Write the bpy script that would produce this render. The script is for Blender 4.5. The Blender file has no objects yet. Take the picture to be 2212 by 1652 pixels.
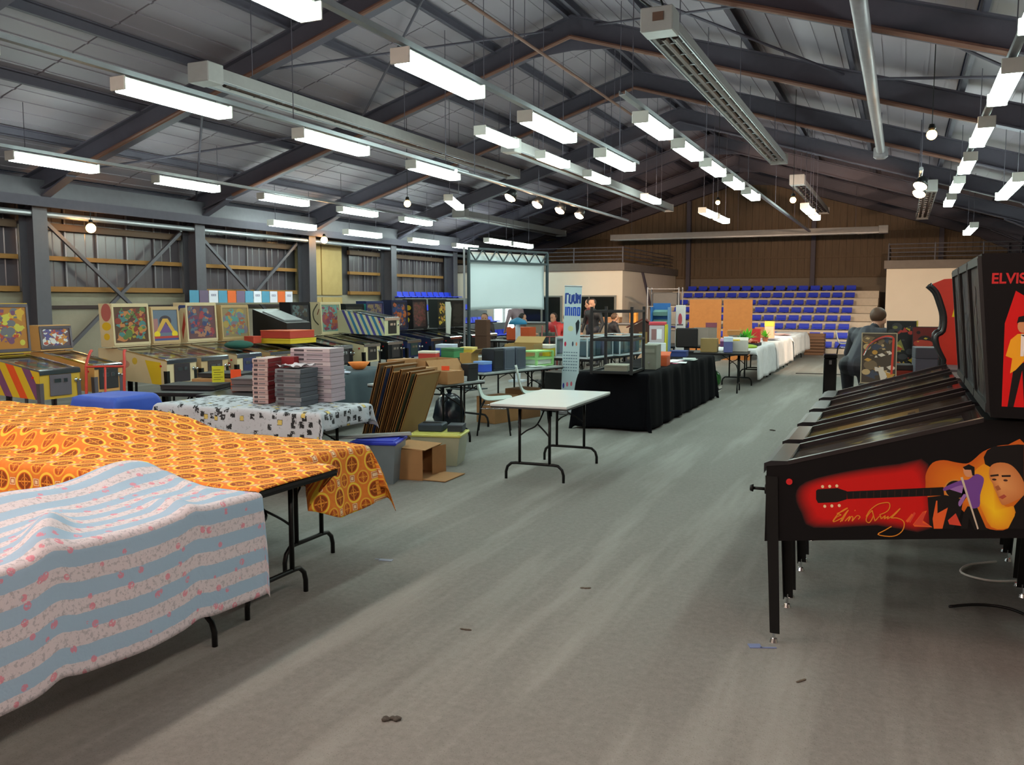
import bpy, bmesh, math, random
import numpy as np
from mathutils import Vector, Matrix
random.seed(7)
PI = math.pi
SC = bpy.context.scene
COL = SC.collection

# ---------------------------------------------------------------- camera, world, exposure
cam_d = bpy.data.cameras.new('camera'); cam = bpy.data.objects.new('camera', cam_d); COL.objects.link(cam)
cam.location = (0, 0, 1.7)
cam.rotation_euler = (math.radians(90 - 5.42), 0, math.radians(24.13))
cam_d.sensor_width = 36.0; cam_d.lens = 30.53; cam_d.clip_end = 200
SC.camera = cam
w = bpy.data.worlds.new('night'); SC.world = w; w.use_nodes = True
w.node_tree.nodes['Background'].inputs[0].default_value = (0.02, 0.025, 0.04, 1)
w.node_tree.nodes['Background'].inputs[1].default_value = 0.3
vs = SC.view_settings
vs.view_transform = 'Standard'; vs.look = 'None'; vs.gamma = 1.0; vs.use_curve_mapping = False
vs.exposure = -0.12
LAMP = 30.0            # radiance of the fluorescent diffusers
SPOT = 60.0            # radiance of the tungsten flood glasses
FLOODW = 550.0         # watts of each flood's beam towards the grandstand

# ---------------------------------------------------------------- materials
def lin(c):
    c = c / 255.0
    return c / 12.92 if c <= 0.04045 else ((c + 0.055) / 1.055) ** 2.4
def rgb(c): return (lin(c[0]), lin(c[1]), lin(c[2]), 1.0)
MATS = {}
def mat(name, col, rough=0.6, metal=0.0, var=0.12, scale=9.0, bump=0.0, spec=0.5):
    """plain procedural surface: base colour broken up by noise"""
    if name in MATS: return MATS[name]
    m = bpy.data.materials.new(name); m.use_nodes = True
    nt = m.node_tree; b = nt.nodes['Principled BSDF']
    b.inputs['Roughness'].default_value = rough; b.inputs['Metallic'].default_value = metal
    b.inputs['Specular IOR Level'].default_value = spec
    tc = nt.nodes.new('ShaderNodeTexCoord'); nz = nt.nodes.new('ShaderNodeTexNoise')
    nz.inputs['Scale'].default_value = scale; nz.inputs['Detail'].default_value = 4
    nt.links.new(tc.outputs['Object'], nz.inputs['Vector'])
    mx = nt.nodes.new('ShaderNodeMix'); mx.data_type = 'RGBA'
    c = rgb(col)
    mx.inputs['A'].default_value = tuple(x * (1 - var) for x in c[:3]) + (1,)
    mx.inputs['B'].default_value = tuple(min(1, x * (1 + var)) for x in c[:3]) + (1,)
    nt.links.new(nz.outputs['Fac'], mx.inputs['Factor']); nt.links.new(mx.outputs['Result'], b.inputs['Base Color'])
    if bump:
        bp = nt.nodes.new('ShaderNodeBump'); bp.inputs['Strength'].default_value = bump; bp.inputs['Distance'].default_value = 0.02
        nt.links.new(nz.outputs['Fac'], bp.inputs['Height']); nt.links.new(bp.outputs['Normal'], b.inputs['Normal'])
    MATS[name] = m
    return m
def emit(name, col, strength):
    if name in MATS: return MATS[name]
    m = bpy.data.materials.new(name); m.use_nodes = True; nt = m.node_tree
    b = nt.nodes['Principled BSDF']
    b.inputs['Base Color'].default_value = rgb(col)
    b.inputs['Emission Color'].default_value = rgb(col); b.inputs['Emission Strength'].default_value = strength
    MATS[name] = m
    return m
def glassy(name, tint=(230, 240, 240), gloss=0.12, rough=0.05, ior=1.5):
    """thin pane: mostly clear, part mirror"""
    if name in MATS: return MATS[name]
    m = bpy.data.materials.new(name); m.use_nodes = True; nt = m.node_tree
    for n in list(nt.nodes):
        if n.type != 'OUTPUT_MATERIAL': nt.nodes.remove(n)
    out = [n for n in nt.nodes if n.type == 'OUTPUT_MATERIAL'][0]
    t = nt.nodes.new('ShaderNodeBsdfTransparent'); t.inputs[0].default_value = rgb(tint)
    g = nt.nodes.new('ShaderNodeBsdfGlossy'); g.inputs['Roughness'].default_value = rough; g.inputs[0].default_value = (1, 1, 1, 1)
    fr = nt.nodes.new('ShaderNodeFresnel'); fr.inputs[0].default_value = ior
    ad = nt.nodes.new('ShaderNodeMath'); ad.operation = 'ADD'; ad.use_clamp = True; ad.inputs[1].default_value = gloss
    nt.links.new(fr.outputs[0], ad.inputs[0])
    mx = nt.nodes.new('ShaderNodeMixShader')
    nt.links.new(ad.outputs[0], mx.inputs[0]); nt.links.new(t.outputs[0], mx.inputs[1]); nt.links.new(g.outputs[0], mx.inputs[2])
    nt.links.new(mx.outputs[0], out.inputs[0])
    MATS[name] = m
    return m
def print_mat():
    """flat print: colour comes from the corner colours of the printed shapes"""
    if 'print' in MATS: return MATS['print']
    m = bpy.data.materials.new('print'); m.use_nodes = True; nt = m.node_tree; b = nt.nodes['Principled BSDF']
    a = nt.nodes.new('ShaderNodeAttribute'); a.attribute_name = 'Col'
    nt.links.new(a.outputs['Color'], b.inputs['Base Color'])
    b.inputs['Roughness'].default_value = 0.45; b.inputs['Specular IOR Level'].default_value = 0.3
    MATS['print'] = m
    return m
class NB:
    """tiny node-building helper for the pattern materials"""
    def __init__(s, name, rough=0.8):
        s.m = bpy.data.materials.new(name); s.m.use_nodes = True; s.nt = s.m.node_tree
        s.b = s.nt.nodes['Principled BSDF']; s.b.inputs['Roughness'].default_value = rough
        s.b.inputs['Specular IOR Level'].default_value = 0.2
        MATS[name] = s.m
    def link(s, a, b): s.nt.links.new(a, b)
    def new(s, t): return s.nt.nodes.new(t)
    def val(s, sock, v):
        if isinstance(v, (int, float)): sock.default_value = v
        else: s.link(v, sock)
    def math(s, op, a, b=0.0, clamp=False):
        n = s.new('ShaderNodeMath'); n.operation = op; n.use_clamp = clamp
        s.val(n.inputs[0], a); s.val(n.inputs[1], b)
        return n.outputs[0]
    def mix(s, f, a, b):
        n = s.new('ShaderNodeMix'); n.data_type = 'RGBA'
        s.val(n.inputs['Factor'], f)
        for k, v in (('A', a), ('B', b)):
            if isinstance(v, tuple): n.inputs[k].default_value = rgb(v)
            else: s.link(v, n.inputs[k])
        return n.outputs['Result']
    def uv(s, kind='UV'):
        t = s.new('ShaderNodeTexCoord'); sp = s.new('ShaderNodeSeparateXYZ'); s.link(t.outputs[kind], sp.inputs[0])
        return t.outputs[kind], sp.outputs[0], sp.outputs[1], sp.outputs[2]
    def noise(s, vec, scale, detail=3, rough=0.5):
        n = s.new('ShaderNodeTexNoise'); n.inputs['Scale'].default_value = scale; n.inputs['Detail'].default_value = detail
        n.inputs['Roughness'].default_value = rough
        s.link(vec, n.inputs['Vector']); return n.outputs['Fac']
    def voro(s, vec, scale, out='Distance', metric='EUCLIDEAN', rnd=1.0):
        n = s.new('ShaderNodeTexVoronoi'); n.inputs['Scale'].default_value = scale; n.distance = metric
        n.inputs['Randomness'].default_value = rnd
        s.link(vec, n.inputs['Vector']); return n.outputs[out]
    def done(s, col, bump=None, bs=0.3, bd=0.01):
        s.link(col, s.b.inputs['Base Color'])
        if bump is not None:
            n = s.new('ShaderNodeBump'); n.inputs['Strength'].default_value = bs; n.inputs['Distance'].default_value = bd
            s.link(bump, n.inputs['Height']); s.link(n.outputs[0], s.b.inputs['Normal'])
        return s.m

def mat_floor():
    n = NB('floor_concrete', 0.75); v, x, y, z = n.uv('Object')
    big = n.noise(v, 0.35, 5, 0.6); fine = n.noise(v, 26, 6, 0.7); grit = n.noise(v, 130, 2, 0.6)
    mp = n.new('ShaderNodeMapping'); mp.inputs['Scale'].default_value = (2.4, 0.22, 1); mp.inputs['Rotation'].default_value = (0, 0, 0.05)
    n.link(v, mp.inputs[0]); tracks = n.noise(mp.outputs[0], 1.0, 4, 0.6)
    c = n.mix(fine, (106, 104, 100), (146, 145, 141))
    c = n.mix(n.math('MULTIPLY', n.math('SUBTRACT', tracks, 0.50), 2.6, True), c, (170, 170, 166))
    c = n.mix(n.math('MULTIPLY', n.math('SUBTRACT', big, 0.52), 1.6, True), c, (104, 100, 95))
    c = n.mix(n.math('MULTIPLY', n.math('GREATER_THAN', grit, 0.64), 0.4), c, (70, 64, 58))
    return n.done(c, n.math('ADD', fine, n.math('MULTIPLY', grit, 0.5)), 0.35, 0.01)
def mat_floral():
    """pale blue and white stripes with strewn roses"""
    n = NB('floral_stripe_cloth', 0.85); v, x, y, z = n.uv('UV')
    wob = n.math('MULTIPLY', n.noise(v, 22, 4, 0.7), 0.035)
    f = n.math('FRACT', n.math('ADD', n.math('DIVIDE', x, 0.128), n.math('MULTIPLY', wob, 3.0)))
    st = n.math('GREATER_THAN', f, 0.52)
    c = n.mix(st, (160, 190, 214), (214, 208, 214))
    leaf = n.math('MULTIPLY', n.math('GREATER_THAN', n.noise(v, 48, 5, 0.75), 0.545), st)
    c = n.mix(n.math('MULTIPLY', leaf, 0.55), c, (150, 152, 162))
    d = n.voro(v, 14.0); spot = n.math('LESS_THAN', d, 0.23)
    pet = n.math('MULTIPLY', spot, n.math('GREATER_THAN', n.noise(v, 75, 2, 0.6), 0.42))
    c = n.mix(n.math('MULTIPLY', pet, 0.75), c, (222, 130, 152))
    return n.done(c, n.noise(v, 7, 4, 0.6), 0.35, 0.03)
def mat_retro():
    """seventies print: brown discs in yellow rings on orange, white crosses between"""
    n = NB('retro_orange_cloth', 0.8); v, x, y, z = n.uv('UV')
    P_ = 0.190
    def cell(off):
        fx = n.math('SUBTRACT', n.math('FRACT', n.math('ADD', n.math('DIVIDE', x, P_), off)), 0.5)
        fy = n.math('SUBTRACT', n.math('FRACT', n.math('ADD', n.math('DIVIDE', y, P_), off)), 0.5)
        return fx, fy
    c = n.mix(n.noise(v, 30, 3), (222, 118, 44), (240, 148, 62))
    for off in (0.0, 0.5):
        fx, fy = cell(off)
        r = n.math('SQRT', n.math('ADD', n.math('MULTIPLY', fx, fx), n.math('MULTIPLY', fy, fy)))
        ax, ay = n.math('ABSOLUTE', fx), n.math('ABSOLUTE', fy)
        ch = n.math('MAXIMUM', ax, ay)
        k = 1.0 if off == 0 else 0.70
        c = n.mix(n.math('LESS_THAN', r, 0.365 * k), c, (246, 208, 74) if off == 0 else (238, 180, 66))
        c = n.mix(n.math('LESS_THAN', r, 0.29 * k), c, (212, 100, 40))
        c = n.mix(n.math('LESS_THAN', r, 0.255 * k), c, (146, 72, 30) if off == 0 else (178, 86, 40))
        cross = n.math('LESS_THAN', n.math('MINIMUM', ax, ay), 0.022)
        c = n.mix(n.math('MULTIPLY', cross, n.math('LESS_THAN', r, 0.25 * k)), c, (236, 160, 60))
        dot = n.math('LESS_THAN', n.math('ABSOLUTE', n.math('SUBTRACT', r, 0.13 * k)), 0.018)
        c = n.mix(dot, c, (206, 120, 46))
    # white squares where rings meet
    fx = n.math('SUBTRACT', n.math('FRACT', n.math('ADD', n.math('DIVIDE', x, P_), 0.5)), 0.5)
    fy = n.math('SUBTRACT', n.math('FRACT', n.math('DIVIDE', y, P_)), 0.5)
    q = n.math('MAXIMUM', n.math('ABSOLUTE', fx), n.math('ABSOLUTE', fy))
    c = n.mix(n.math('LESS_THAN', q, 0.115), c, (240, 214, 176))
    c = n.mix(n.math('LESS_THAN', n.math('ABSOLUTE', n.math('SUBTRACT', q, 0.075)), 0.016), c, (196, 110, 50))
    return n.done(c, n.noise(v, 6, 4, 0.6), 0.35, 0.03)
def mat_comic():
    """white oilcloth printed with small black and grey pictures"""
    n = NB('black_white_print_cloth', 0.5); v, x, y, z = n.uv('UV')
    nz = n.noise(v, 30, 4, 0.7); blk = n.noise(v, 13, 3, 0.6)
    cellc = n.voro(v, 15, 'Color', 'CHEBYCHEV'); sp = n.new('ShaderNodeSeparateColor'); n.link(cellc, sp.inputs[0])
    d = n.voro(v, 15, 'Distance', 'CHEBYCHEV')
    pic = n.math('MULTIPLY', n.math('LESS_THAN', d, 0.36), n.math('GREATER_THAN', sp.outputs[0], 0.12))
    c = n.mix(n.math('MULTIPLY', n.math('GREATER_THAN', nz, 0.60), 0.5), (186, 194, 204), (112, 118, 128))
    c = n.mix(n.math('MULTIPLY', pic, n.math('GREATER_THAN', nz, 0.455)), c, (42, 44, 48))
    c = n.mix(n.math('MULTIPLY', n.math('LESS_THAN', d, 0.3), n.math('GREATER_THAN', sp.outputs[1], 0.86)), c, (206, 186, 104))
    return n.done(c)
def mat_wood_clad():
    n = NB('timber_cladding', 0.7); v, x, y, z = n.uv('Object')
    mp = n.new('ShaderNodeMapping'); mp.inputs['Scale'].default_value = (6, 6, 0.5); n.link(v, mp.inputs[0])
    g = n.noise(mp.outputs[0], 3, 5, 0.6)
    c = n.mix(g, (82, 68, 56), (122, 104, 86))
    return n.done(c)
def mat_wood(name, a, b, sc=(2, 20, 20)):
    n = NB(name, 0.55); v, x, y, z = n.uv('Object')
    mp = n.new('ShaderNodeMapping'); mp.inputs['Scale'].default_value = sc; n.link(v, mp.inputs[0])
    return n.done(n.mix(n.noise(mp.outputs[0], 2.5, 5, 0.65), a, b))
def mat_concrete():
    n = NB('wall_concrete', 0.85); v, x, y, z = n.uv('Object')
    a = n.noise(v, 1.3, 6, 0.65); f = n.noise(v, 30, 4, 0.7)
    c = n.mix(a, (140, 130, 116), (172, 162, 146)); c = n.mix(n.math('MULTIPLY', f, 0.3), c, (120, 112, 100))
    return n.done(c, f, 0.2, 0.006)
FLOOR = mat_floor(); FLORAL = mat_floral(); RETRO = mat_retro(); COMIC = mat_comic(); CLAD = mat_wood_clad(); CONC = mat_concrete()
WOODT = mat_wood('timber_rail', (128, 90, 48), (164, 120, 68), (20, 2, 20))
PLY = mat_wood('plywood', (168, 142, 92), (192, 166, 112), (20, 2, 1.5))
BOARD = mat_wood('chipboard', (126, 84, 42), (150, 104, 56), (4, 4, 4))
STEEL = mat('grey_steel', (92, 89, 97), 0.55, 0.25)
DSTEEL = mat('dark_steel', (76, 71, 84), 0.7, 0.0)
ROOFM = mat('roof_liner', (134, 124, 134), 0.6, 0.0, 0.06, 1.5)
GALV = mat('galvanised', (150, 152, 158), 0.4, 0.6)
WHITEM = mat('white_paint_metal', (214, 212, 208), 0.45)
BLACKM = mat('black_metal', (15, 16, 17), 0.4, 0.0, spec=0.3)
BLACKP = mat('black_plastic', (20, 20, 23), 0.4)
BLACKC = mat('black_cloth', (11, 12, 17), 0.9, spec=0.1)
CHROME = mat('chrome', (205, 208, 212), 0.15, 1.0, 0.03)
CARD = mat('cardboard', (170, 128, 84), 0.85, 0, 0.1, 14)
CARDD = mat('cardboard_inside', (140, 104, 68), 0.9)
WHITEC = mat('white_tablecloth', (226, 226, 230), 0.85)
WHITEP = mat('white_plastic', (204, 216, 210), 0.4, 0, 0.05)
PAPERW = mat('white_paper', (232, 232, 236), 0.7)
REDP = mat('red_paint', (186, 52, 40), 0.4)
PIPE = mat('rust_red_pipe', (104, 68, 56), 0.6)
SEATB = mat('blue_seat_plastic', (48, 70, 220), 0.4)
STANDM = mat('stand_concrete', (214, 204, 190), 0.8)
WALLW = mat('white_block_wall', (214, 200, 184), 0.85, 0, 0.05, 2)
LAMPM = emit('lamp_diffuser', (230, 255, 244), LAMP)
LAMPW = emit('lamp_diffuser_warm', (255, 226, 210), LAMP * 2.0)
HEATM = mat('heater_grey', (150, 146, 146), 0.5)
FLOODM = emit('flood_glass', (255, 206, 150), SPOT)
GLOBEM = emit('globe_glass', (255, 190, 110), 60)
PANE = glassy('table_glass', (236, 240, 240), 0.05)
VINYL = mat('blue_tarp', (48, 84, 190), 0.55)

# ---------------------------------------------------------------- mesh helpers
def bm_new(): return bmesh.new()
def bx(bm, c, s, rz=0.0, bev=0.0, rot=None):
    M = Matrix.Translation(c) @ (rot.to_4x4() if rot is not None else Matrix.Rotation(rz, 4, 'Z')) @ Matrix.Diagonal((s[0], s[1], s[2], 1))
    r = bmesh.ops.create_cube(bm, size=1.0, matrix=M)
    if bev:
        es = list({e for v in r['verts'] for e in v.link_edges})
        bmesh.ops.bevel(bm, geom=es, offset=bev, segments=1, affect='EDGES', profile=0.5)
    return bm
def cyl(bm, p0, p1, r0, r1=None, n=12):
    p0, p1 = Vector(p0), Vector(p1); d = p1 - p0; L = d.length
    if L < 1e-6: return bm
    q = Vector((0, 0, 1)).rotation_difference(d)
    M = Matrix.Translation((p0 + p1) / 2) @ q.to_matrix().to_4x4()
    bmesh.ops.create_cone(bm, cap_ends=True, segments=n, radius1=r0, radius2=r0 if r1 is None else r1, depth=L, matrix=M)
    return bm
def sph(bm, c, r, s=(1, 1, 1), n=12):
    bmesh.ops.create_uvsphere(bm, u_segments=n, v_segments=max(6, n // 2 + 2), radius=r, matrix=Matrix.Translation(c) @ Matrix.Diagonal((s[0], s[1], s[2], 1)))
    return bm
def tube(bm, pts, r, n=8):
    """bent round tube through the points"""
    pts = [Vector(p) for p in pts]; rings = []
    for i, p in enumerate(pts):
        t = (pts[min(i + 1, len(pts) - 1)] - pts[max(i - 1, 0)]).normalized()
        a = t.cross(Vector((0, 0, 1)));
        if a.length < 0.05: a = t.cross(Vector((1, 0, 0)))
        a.normalize(); b = a.cross(t)
        if rings:
            pass
        rings.append([bm.verts.new(p + (a * math.cos(k * 2 * PI / n) + b * math.sin(k * 2 * PI / n)) * r) for k in range(n)])
    for i in range(len(rings) - 1):
        best = min(range(n), key=lambda o: sum((rings[i][k].co - rings[i + 1][(k + o) % n].co).length for k in range(n)))
        for k in range(n):
            bm.faces.new((rings[i][k], rings[i][(k + 1) % n], rings[i + 1][(k + 1 + best) % n], rings[i + 1][(k + best) % n]))
    for rg in (rings[0], rings[-1]):
        try: bm.faces.new(rg)
        except ValueError: pass
    bmesh.ops.recalc_face_normals(bm, faces=bm.faces[:])
    return bm
def prism(bm, pts, a, b, axis='y'):
    """extrude a 2-D outline; pts are (x,z) for axis y, (y,z) for axis x, (x,y) for axis z"""
    def P(p, t):
        return {'y': (p[0], t, p[1]), 'x': (t, p[0], p[1]), 'z': (p[0], p[1], t)}[axis]
    A = [bm.verts.new(P(p, a)) for p in pts]; B = [bm.verts.new(P(p, b)) for p in pts]; n = len(pts)
    fs = [bm.faces.new(A), bm.faces.new(B[::-1])]
    for i in range(n): fs.append(bm.faces.new((A[i], B[i], B[(i + 1) % n], A[(i + 1) % n])))
    bmesh.ops.recalc_face_normals(bm, faces=fs)
    return bm
def lathe(bm, prof, c=(0, 0, 0), n=16):
    rings = []
    for r, z in prof:
        rings.append([bm.verts.new((c[0] + r * math.cos(k * 2 * PI / n), c[1] + r * math.sin(k * 2 * PI / n), c[2] + z)) for k in range(n)])
    for i in range(len(rings) - 1):
        for k in range(n):
            bm.faces.new((rings[i][k], rings[i][(k + 1) % n], rings[i + 1][(k + 1) % n], rings[i + 1][k]))
    for rg in (rings[0], rings[-1]): bm.faces.new(rg)
    bmesh.ops.recalc_face_normals(bm, faces=bm.faces[:])
    return bm
def obj(name, bm, m, parent=None, smooth=False, loc=None, rz=None):
    me = bpy.data.meshes.new(name)
    if isinstance(bm, bmesh.types.BMesh):
        bm.to_mesh(me); bm.free()
    me.materials.append(m)
    if smooth:
        for p in me.polygons: p.use_smooth = True
    o = bpy.data.objects.new(name, me); COL.objects.link(o)
    if parent is not None: o.parent = parent
    if loc is not None: o.location = loc
    if rz is not None: o.rotation_euler = (0, 0, rz)
    return o
def inst(src, name, parent=None, loc=None, rot=None):
    o = bpy.data.objects.new(name, src.data); COL.objects.link(o)
    if parent is not None: o.parent = parent
    if loc is not None: o.location = loc
    if rot is not None: o.rotation_euler = rot
    return o
def tag(o, label, cat, group=None):
    o['label'] = label; o['category'] = cat
    if group: o['group'] = group
    return o
def thing(name, label, cat, loc=(0, 0, 0), rz=0.0, group=None):
    o = bpy.data.objects.new(name, None); COL.objects.link(o); o.empty_display_size = 0.1
    o.location = loc; o.rotation_euler = (0, 0, rz)
    return tag(o, label, cat, group)
def struct(o): o['kind'] = 'structure'; return o
def dup(root, loc, rz=None, label=None, group=None):
    r = root.copy(); COL.objects.link(r); r.location = loc
    if rz is not None: r.rotation_euler = (0, 0, rz)
    if label: r['label'] = label
    if group: r['group'] = group
    for ch in list(root.children):
        c = ch.copy(); COL.objects.link(c); c.parent = r
        for g in list(ch.children):
            d = g.copy(); COL.objects.link(d); d.parent = c
    return r
def art(name, parent, o, ux, uy, layers, gap=0.0008):
    """flat print: list of (colour or list of corner colours, [(u,v),...]) stacked from bottom to top"""
    o, ux, uy = Vector(o), Vector(ux), Vector(uy); nn = ux.cross(uy).normalized()
    V, F, Cc = [], [], []; st = min(0.35 * gap, 0.003 / max(1, len(layers)))
    for i, (col, pts) in enumerate(layers):
        cols = col if isinstance(col, list) else [col] * len(pts)
        b = len(V)
        for (u, v) in pts: V.append(o + ux * u + uy * v + nn * (gap + i * st))
        F.append(list(range(b, b + len(pts)))); Cc += [rgb(c) for c in cols]
    me = bpy.data.meshes.new(name); me.from_pydata(V, [], F); me.update()
    ca = me.color_attributes.new('Col', 'FLOAT_COLOR', 'POINT')
    for i, c in enumerate(Cc): ca.data[i].color = c
    me.materials.append(print_mat())
    ob = bpy.data.objects.new(name, me); COL.objects.link(ob); ob.parent = parent
    return ob
def ell(cx, cy, rx, ry, n=18, a0=0.0): return [(cx + rx * math.cos(a0 + k * 2 * PI / n), cy + ry * math.sin(a0 + k * 2 * PI / n)) for k in range(n)]
def rect(x0, y0, x1, y1): return [(x0, y0), (x1, y0), (x1, y1), (x0, y1)]
def ribbon(pts, w_):
    """flat stroke as quads"""
    out = []
    for i in range(len(pts) - 1):
        (x0, y0), (x1, y1) = pts[i], pts[i + 1]; d = math.hypot(x1 - x0, y1 - y0) or 1e-6
        nx, ny = -(y1 - y0) / d * w_ / 2, (x1 - x0) / d * w_ / 2
        ex, ey = (x1 - x0) / d * w_ * .25, (y1 - y0) / d * w_ * .25
        out.append([(x0 + nx - ex, y0 + ny - ey), (x0 - nx - ex, y0 - ny - ey), (x1 - nx + ex, y1 - ny + ey), (x1 + nx + ex, y1 + ny + ey)])
    return out
def smoothpts(pts, k=4):
    """Catmull-Rom"""
    out = []
    for i in range(len(pts) - 1):
        p0, p1, p2, p3 = pts[max(i - 1, 0)], pts[i], pts[i + 1], pts[min(i + 2, len(pts) - 1)]
        for j in range(k):
            t = j / k
            out.append(tuple(0.5 * (2 * p1[d] + (p2[d] - p0[d]) * t + (2 * p0[d] - 5 * p1[d] + 4 * p2[d] - p3[d]) * t * t + (3 * p1[d] - p0[d] - 3 * p2[d] + p3[d]) * t ** 3) for d in range(len(p1))))
    out.append(tuple(pts[-1])); return out
def text_obj(name, body, size, m, parent, M, extrude=0.001, offset=0.0, sx=1.0):
    cu = bpy.data.curves.new(name, 'FONT'); cu.body = body; cu.size = size; cu.extrude = extrude; cu.offset = offset
    t = bpy.data.objects.new(name, cu); COL.objects.link(t)
    bpy.context.view_layer.update()
    me = bpy.data.meshes.new_from_object(t.evaluated_get(bpy.context.evaluated_depsgraph_get()))
    bpy.data.objects.remove(t)
    me.transform(M @ Matrix.Diagonal((sx, 1, 1, 1))); me.materials.clear(); me.materials.append(m)
    o = bpy.data.objects.new(name, me); COL.objects.link(o); o.parent = parent
    return o

# ================================================================ the hall
XL, XR, XM, YB, YF = -15.0, 3.8, -5.6, -8.0, 35.5
SLOPE = 0.308
def zu(x): return 6.4 - SLOPE * abs(x - XM)           # underside of the rafters
ANG = math.atan(SLOPE)
# floor slab
struct(obj('floor', bx(bm_new(), ((XL + XR) / 2, (YB + YF) / 2, -0.1), (XR - XL + 0.8, YF - YB + 0.8, 0.2)), FLOOR))
# roof: ridge cap, liner panels between purlins, purlins
ceiling = struct(obj('ceiling', prism(bm_new(), [(XM - 0.3, 6.84), (XM, 6.93), (XM + 0.3, 6.84), (XM + 0.3, 6.9), (XM, 7.0), (XM - 0.3, 6.9)], YB - 0.3, YF + 0.3), ROOFM))
FY = [-5.2, -1.1, 3.0, 7.1, 11.2, 15.2, 19.3, 23.4, 27.5, 31.6, 35.3]
slen = 9.4 / math.cos(ANG); NP = 6; pl = slen / NP
pbm = bm_new(); bx(pbm, (0, 0, 0), (pl - 0.025, 4.07, 0.05))
for k in range(5): bx(pbm, (-pl / 2 + pl * (k + 0.5) / 5, 0, -0.031), (0.05, 4.07, 0.012))
panel0 = None
edges = [YB] + FY[1:]
for side in (-1, 1):
    for k in range(NP):
        xm = XM + side * (k + 0.5) * pl * math.cos(ANG)
        for j in range(11):
            y = -7.2 + j * 4.1 + 2.05
            rot = (0, (ANG if side > 0 else -ANG), 0); loc = (xm, y, zu(xm) + 0.38 + 0.19)
            if panel0 is None: panel0 = obj('roof_panel', pbm, ROOFM, ceiling); panel0.location = loc; panel0.rotation_euler = rot
            else: inst(panel0, 'roof_panel', ceiling, loc, rot)
        yend = None
for side in (-1, 1):
    for k in range(NP + 1):
        x = XM + side * (k * pl * math.cos(ANG) + (0.12 if k == 0 else 0)); b = bm_new()
        zc = zu(x) + 0.38 + 0.07
        bx(b, (x, (YB + YF) / 2, zc), (0.012, YF - YB, 0.16)); bx(b, (x + 0.035, (YB + YF) / 2, zc + 0.07), (0.07, YF - YB, 0.012)); bx(b, (x + 0.035, (YB + YF) / 2, zc - 0.074), (0.07, YF - YB, 0.012))
        obj('purlin', b, DSTEEL, ceiling)
# diagonal wind bracing in the roof and sag rods
for (ya, yb) in ((11.2, 15.2), (3.0, 7.1)):
    for side in (-1, 1):
        for s2 in (0, 1):
            xa = XM + side * (0.4 + 4.5 * s2); xb = XM + side * (4.6 + 4.4 * s2)
            for a_, b_ in ((xa, xb), (xb, xa)):
                obj('brace_rod', cyl(bm_new(), (a_, ya, zu(a_) + 0.3), (b_, yb, zu(b_) + 0.3), 0.022, n=6), DSTEEL, ceiling)
# portal frames
for i, y in enumerate(FY):
    f = bpy.data.objects.new('trim_%d' % (i + 1), None); COL.objects.link(f); f.location = (XM, y, 0); struct(f)
    for side in (-1, 1):
        b = bm_new(); xe = 9.25 * side
        zE, zA = zu(XM + xe), zu(XM)
        for (dz0, dz1, hy) in ((0, 0.025, 0.11), (0.025, 0.355, 0.012), (0.355, 0.38, 0.11)):
            prism(b, [(0, zA + dz0), (xe, zE + dz0), (xe, zE + dz1), (0, zA + dz1)], -hy, hy)
        # haunch at the column and stiffener at the ridge
        prism(b, [(xe, zE - 0.2), (xe, zE), (xe - side * 1.2, zE + 1.2 * SLOPE)], -0.012, 0.012)
        prism(b, [(xe, zE - 0.22), (xe, zE - 0.18), (xe - side * 1.2, zE + 1.2 * SLOPE), (xe - side * 1.2, zE + 1.2 * SLOPE - 0.03)], -0.10, 0.10)
        prism(b, [(0, zA - 0.22), (0, zA), (side * 0.9, zA - 0.9 * SLOPE)], -0.012, 0.012)
        obj('rafter', b, DSTEEL, f)
        b = bm_new(); xc = side * 9.1
        bx(b, (xc, 0, 1.85), (0.36, 0.014, 3.7)); bx(b, (xc - 0.18, 0, 1.85), (0.02, 0.30, 3.7)); bx(b, (xc + 0.18, 0, 1.85), (0.02, 0.30, 3.7)); bx(b, (xc, 0, 0.015), (0.5, 0.4, 0.03))
        obj('column', b, STEEL, f)
# left wall : concrete plinth, corrugated translucent sheets, timber rails
def mat_sheet():
    n = NB('translucent_sheet', 0.22); v, x, y, z = n.uv('Object')
    a = n.noise(v, 1.6, 5, 0.6); c = n.mix(a, (74, 68, 76), (98, 90, 96))
    n.b.inputs['Specular IOR Level'].default_value = 0.7
    return n.done(c)
SHEET = mat_sheet()
wl = struct(obj('wall_left', bx(bm_new(), (XL - 0.14, (YB + YF) / 2, 0.84), (0.22, YF - YB, 1.68)), CONC))
b = bm_new(); bx(b, (XL - 0.02, (YB + YF) / 2, 1.56), (0.06, YF - YB, 0.07)); obj('ledge', b, mat('dark_ledge', (60, 46, 46), 0.8), wl)
b = bm_new(); bx(b, (XL - 0.12, (YB + YF) / 2, 1.76), (0.16, YF - YB, 0.18)); obj('upstand', b, mat('upstand_paint', (150, 142, 124), 0.8), wl)
obj('backing', bx(bm_new(), (XL - 0.2, (YB + YF) / 2, 2.7), (0.04, YF - YB, 2.1)), mat('wall_backing', (70, 66, 70), 0.8), wl)
sh = bm_new()
prism(sh, [(-0.37, 0.0), (-0.14, 0.0), (-0.125, 0.012), (-0.11, 0.0), (0.11, 0.0), (0.125, 0.012), (0.14, 0.0), (0.37, 0.0), (0.37, -0.01), (-0.37, -0.01)], 1.86, 3.62, 'z')
sheet0 = None; y = YB + 0.4
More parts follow.
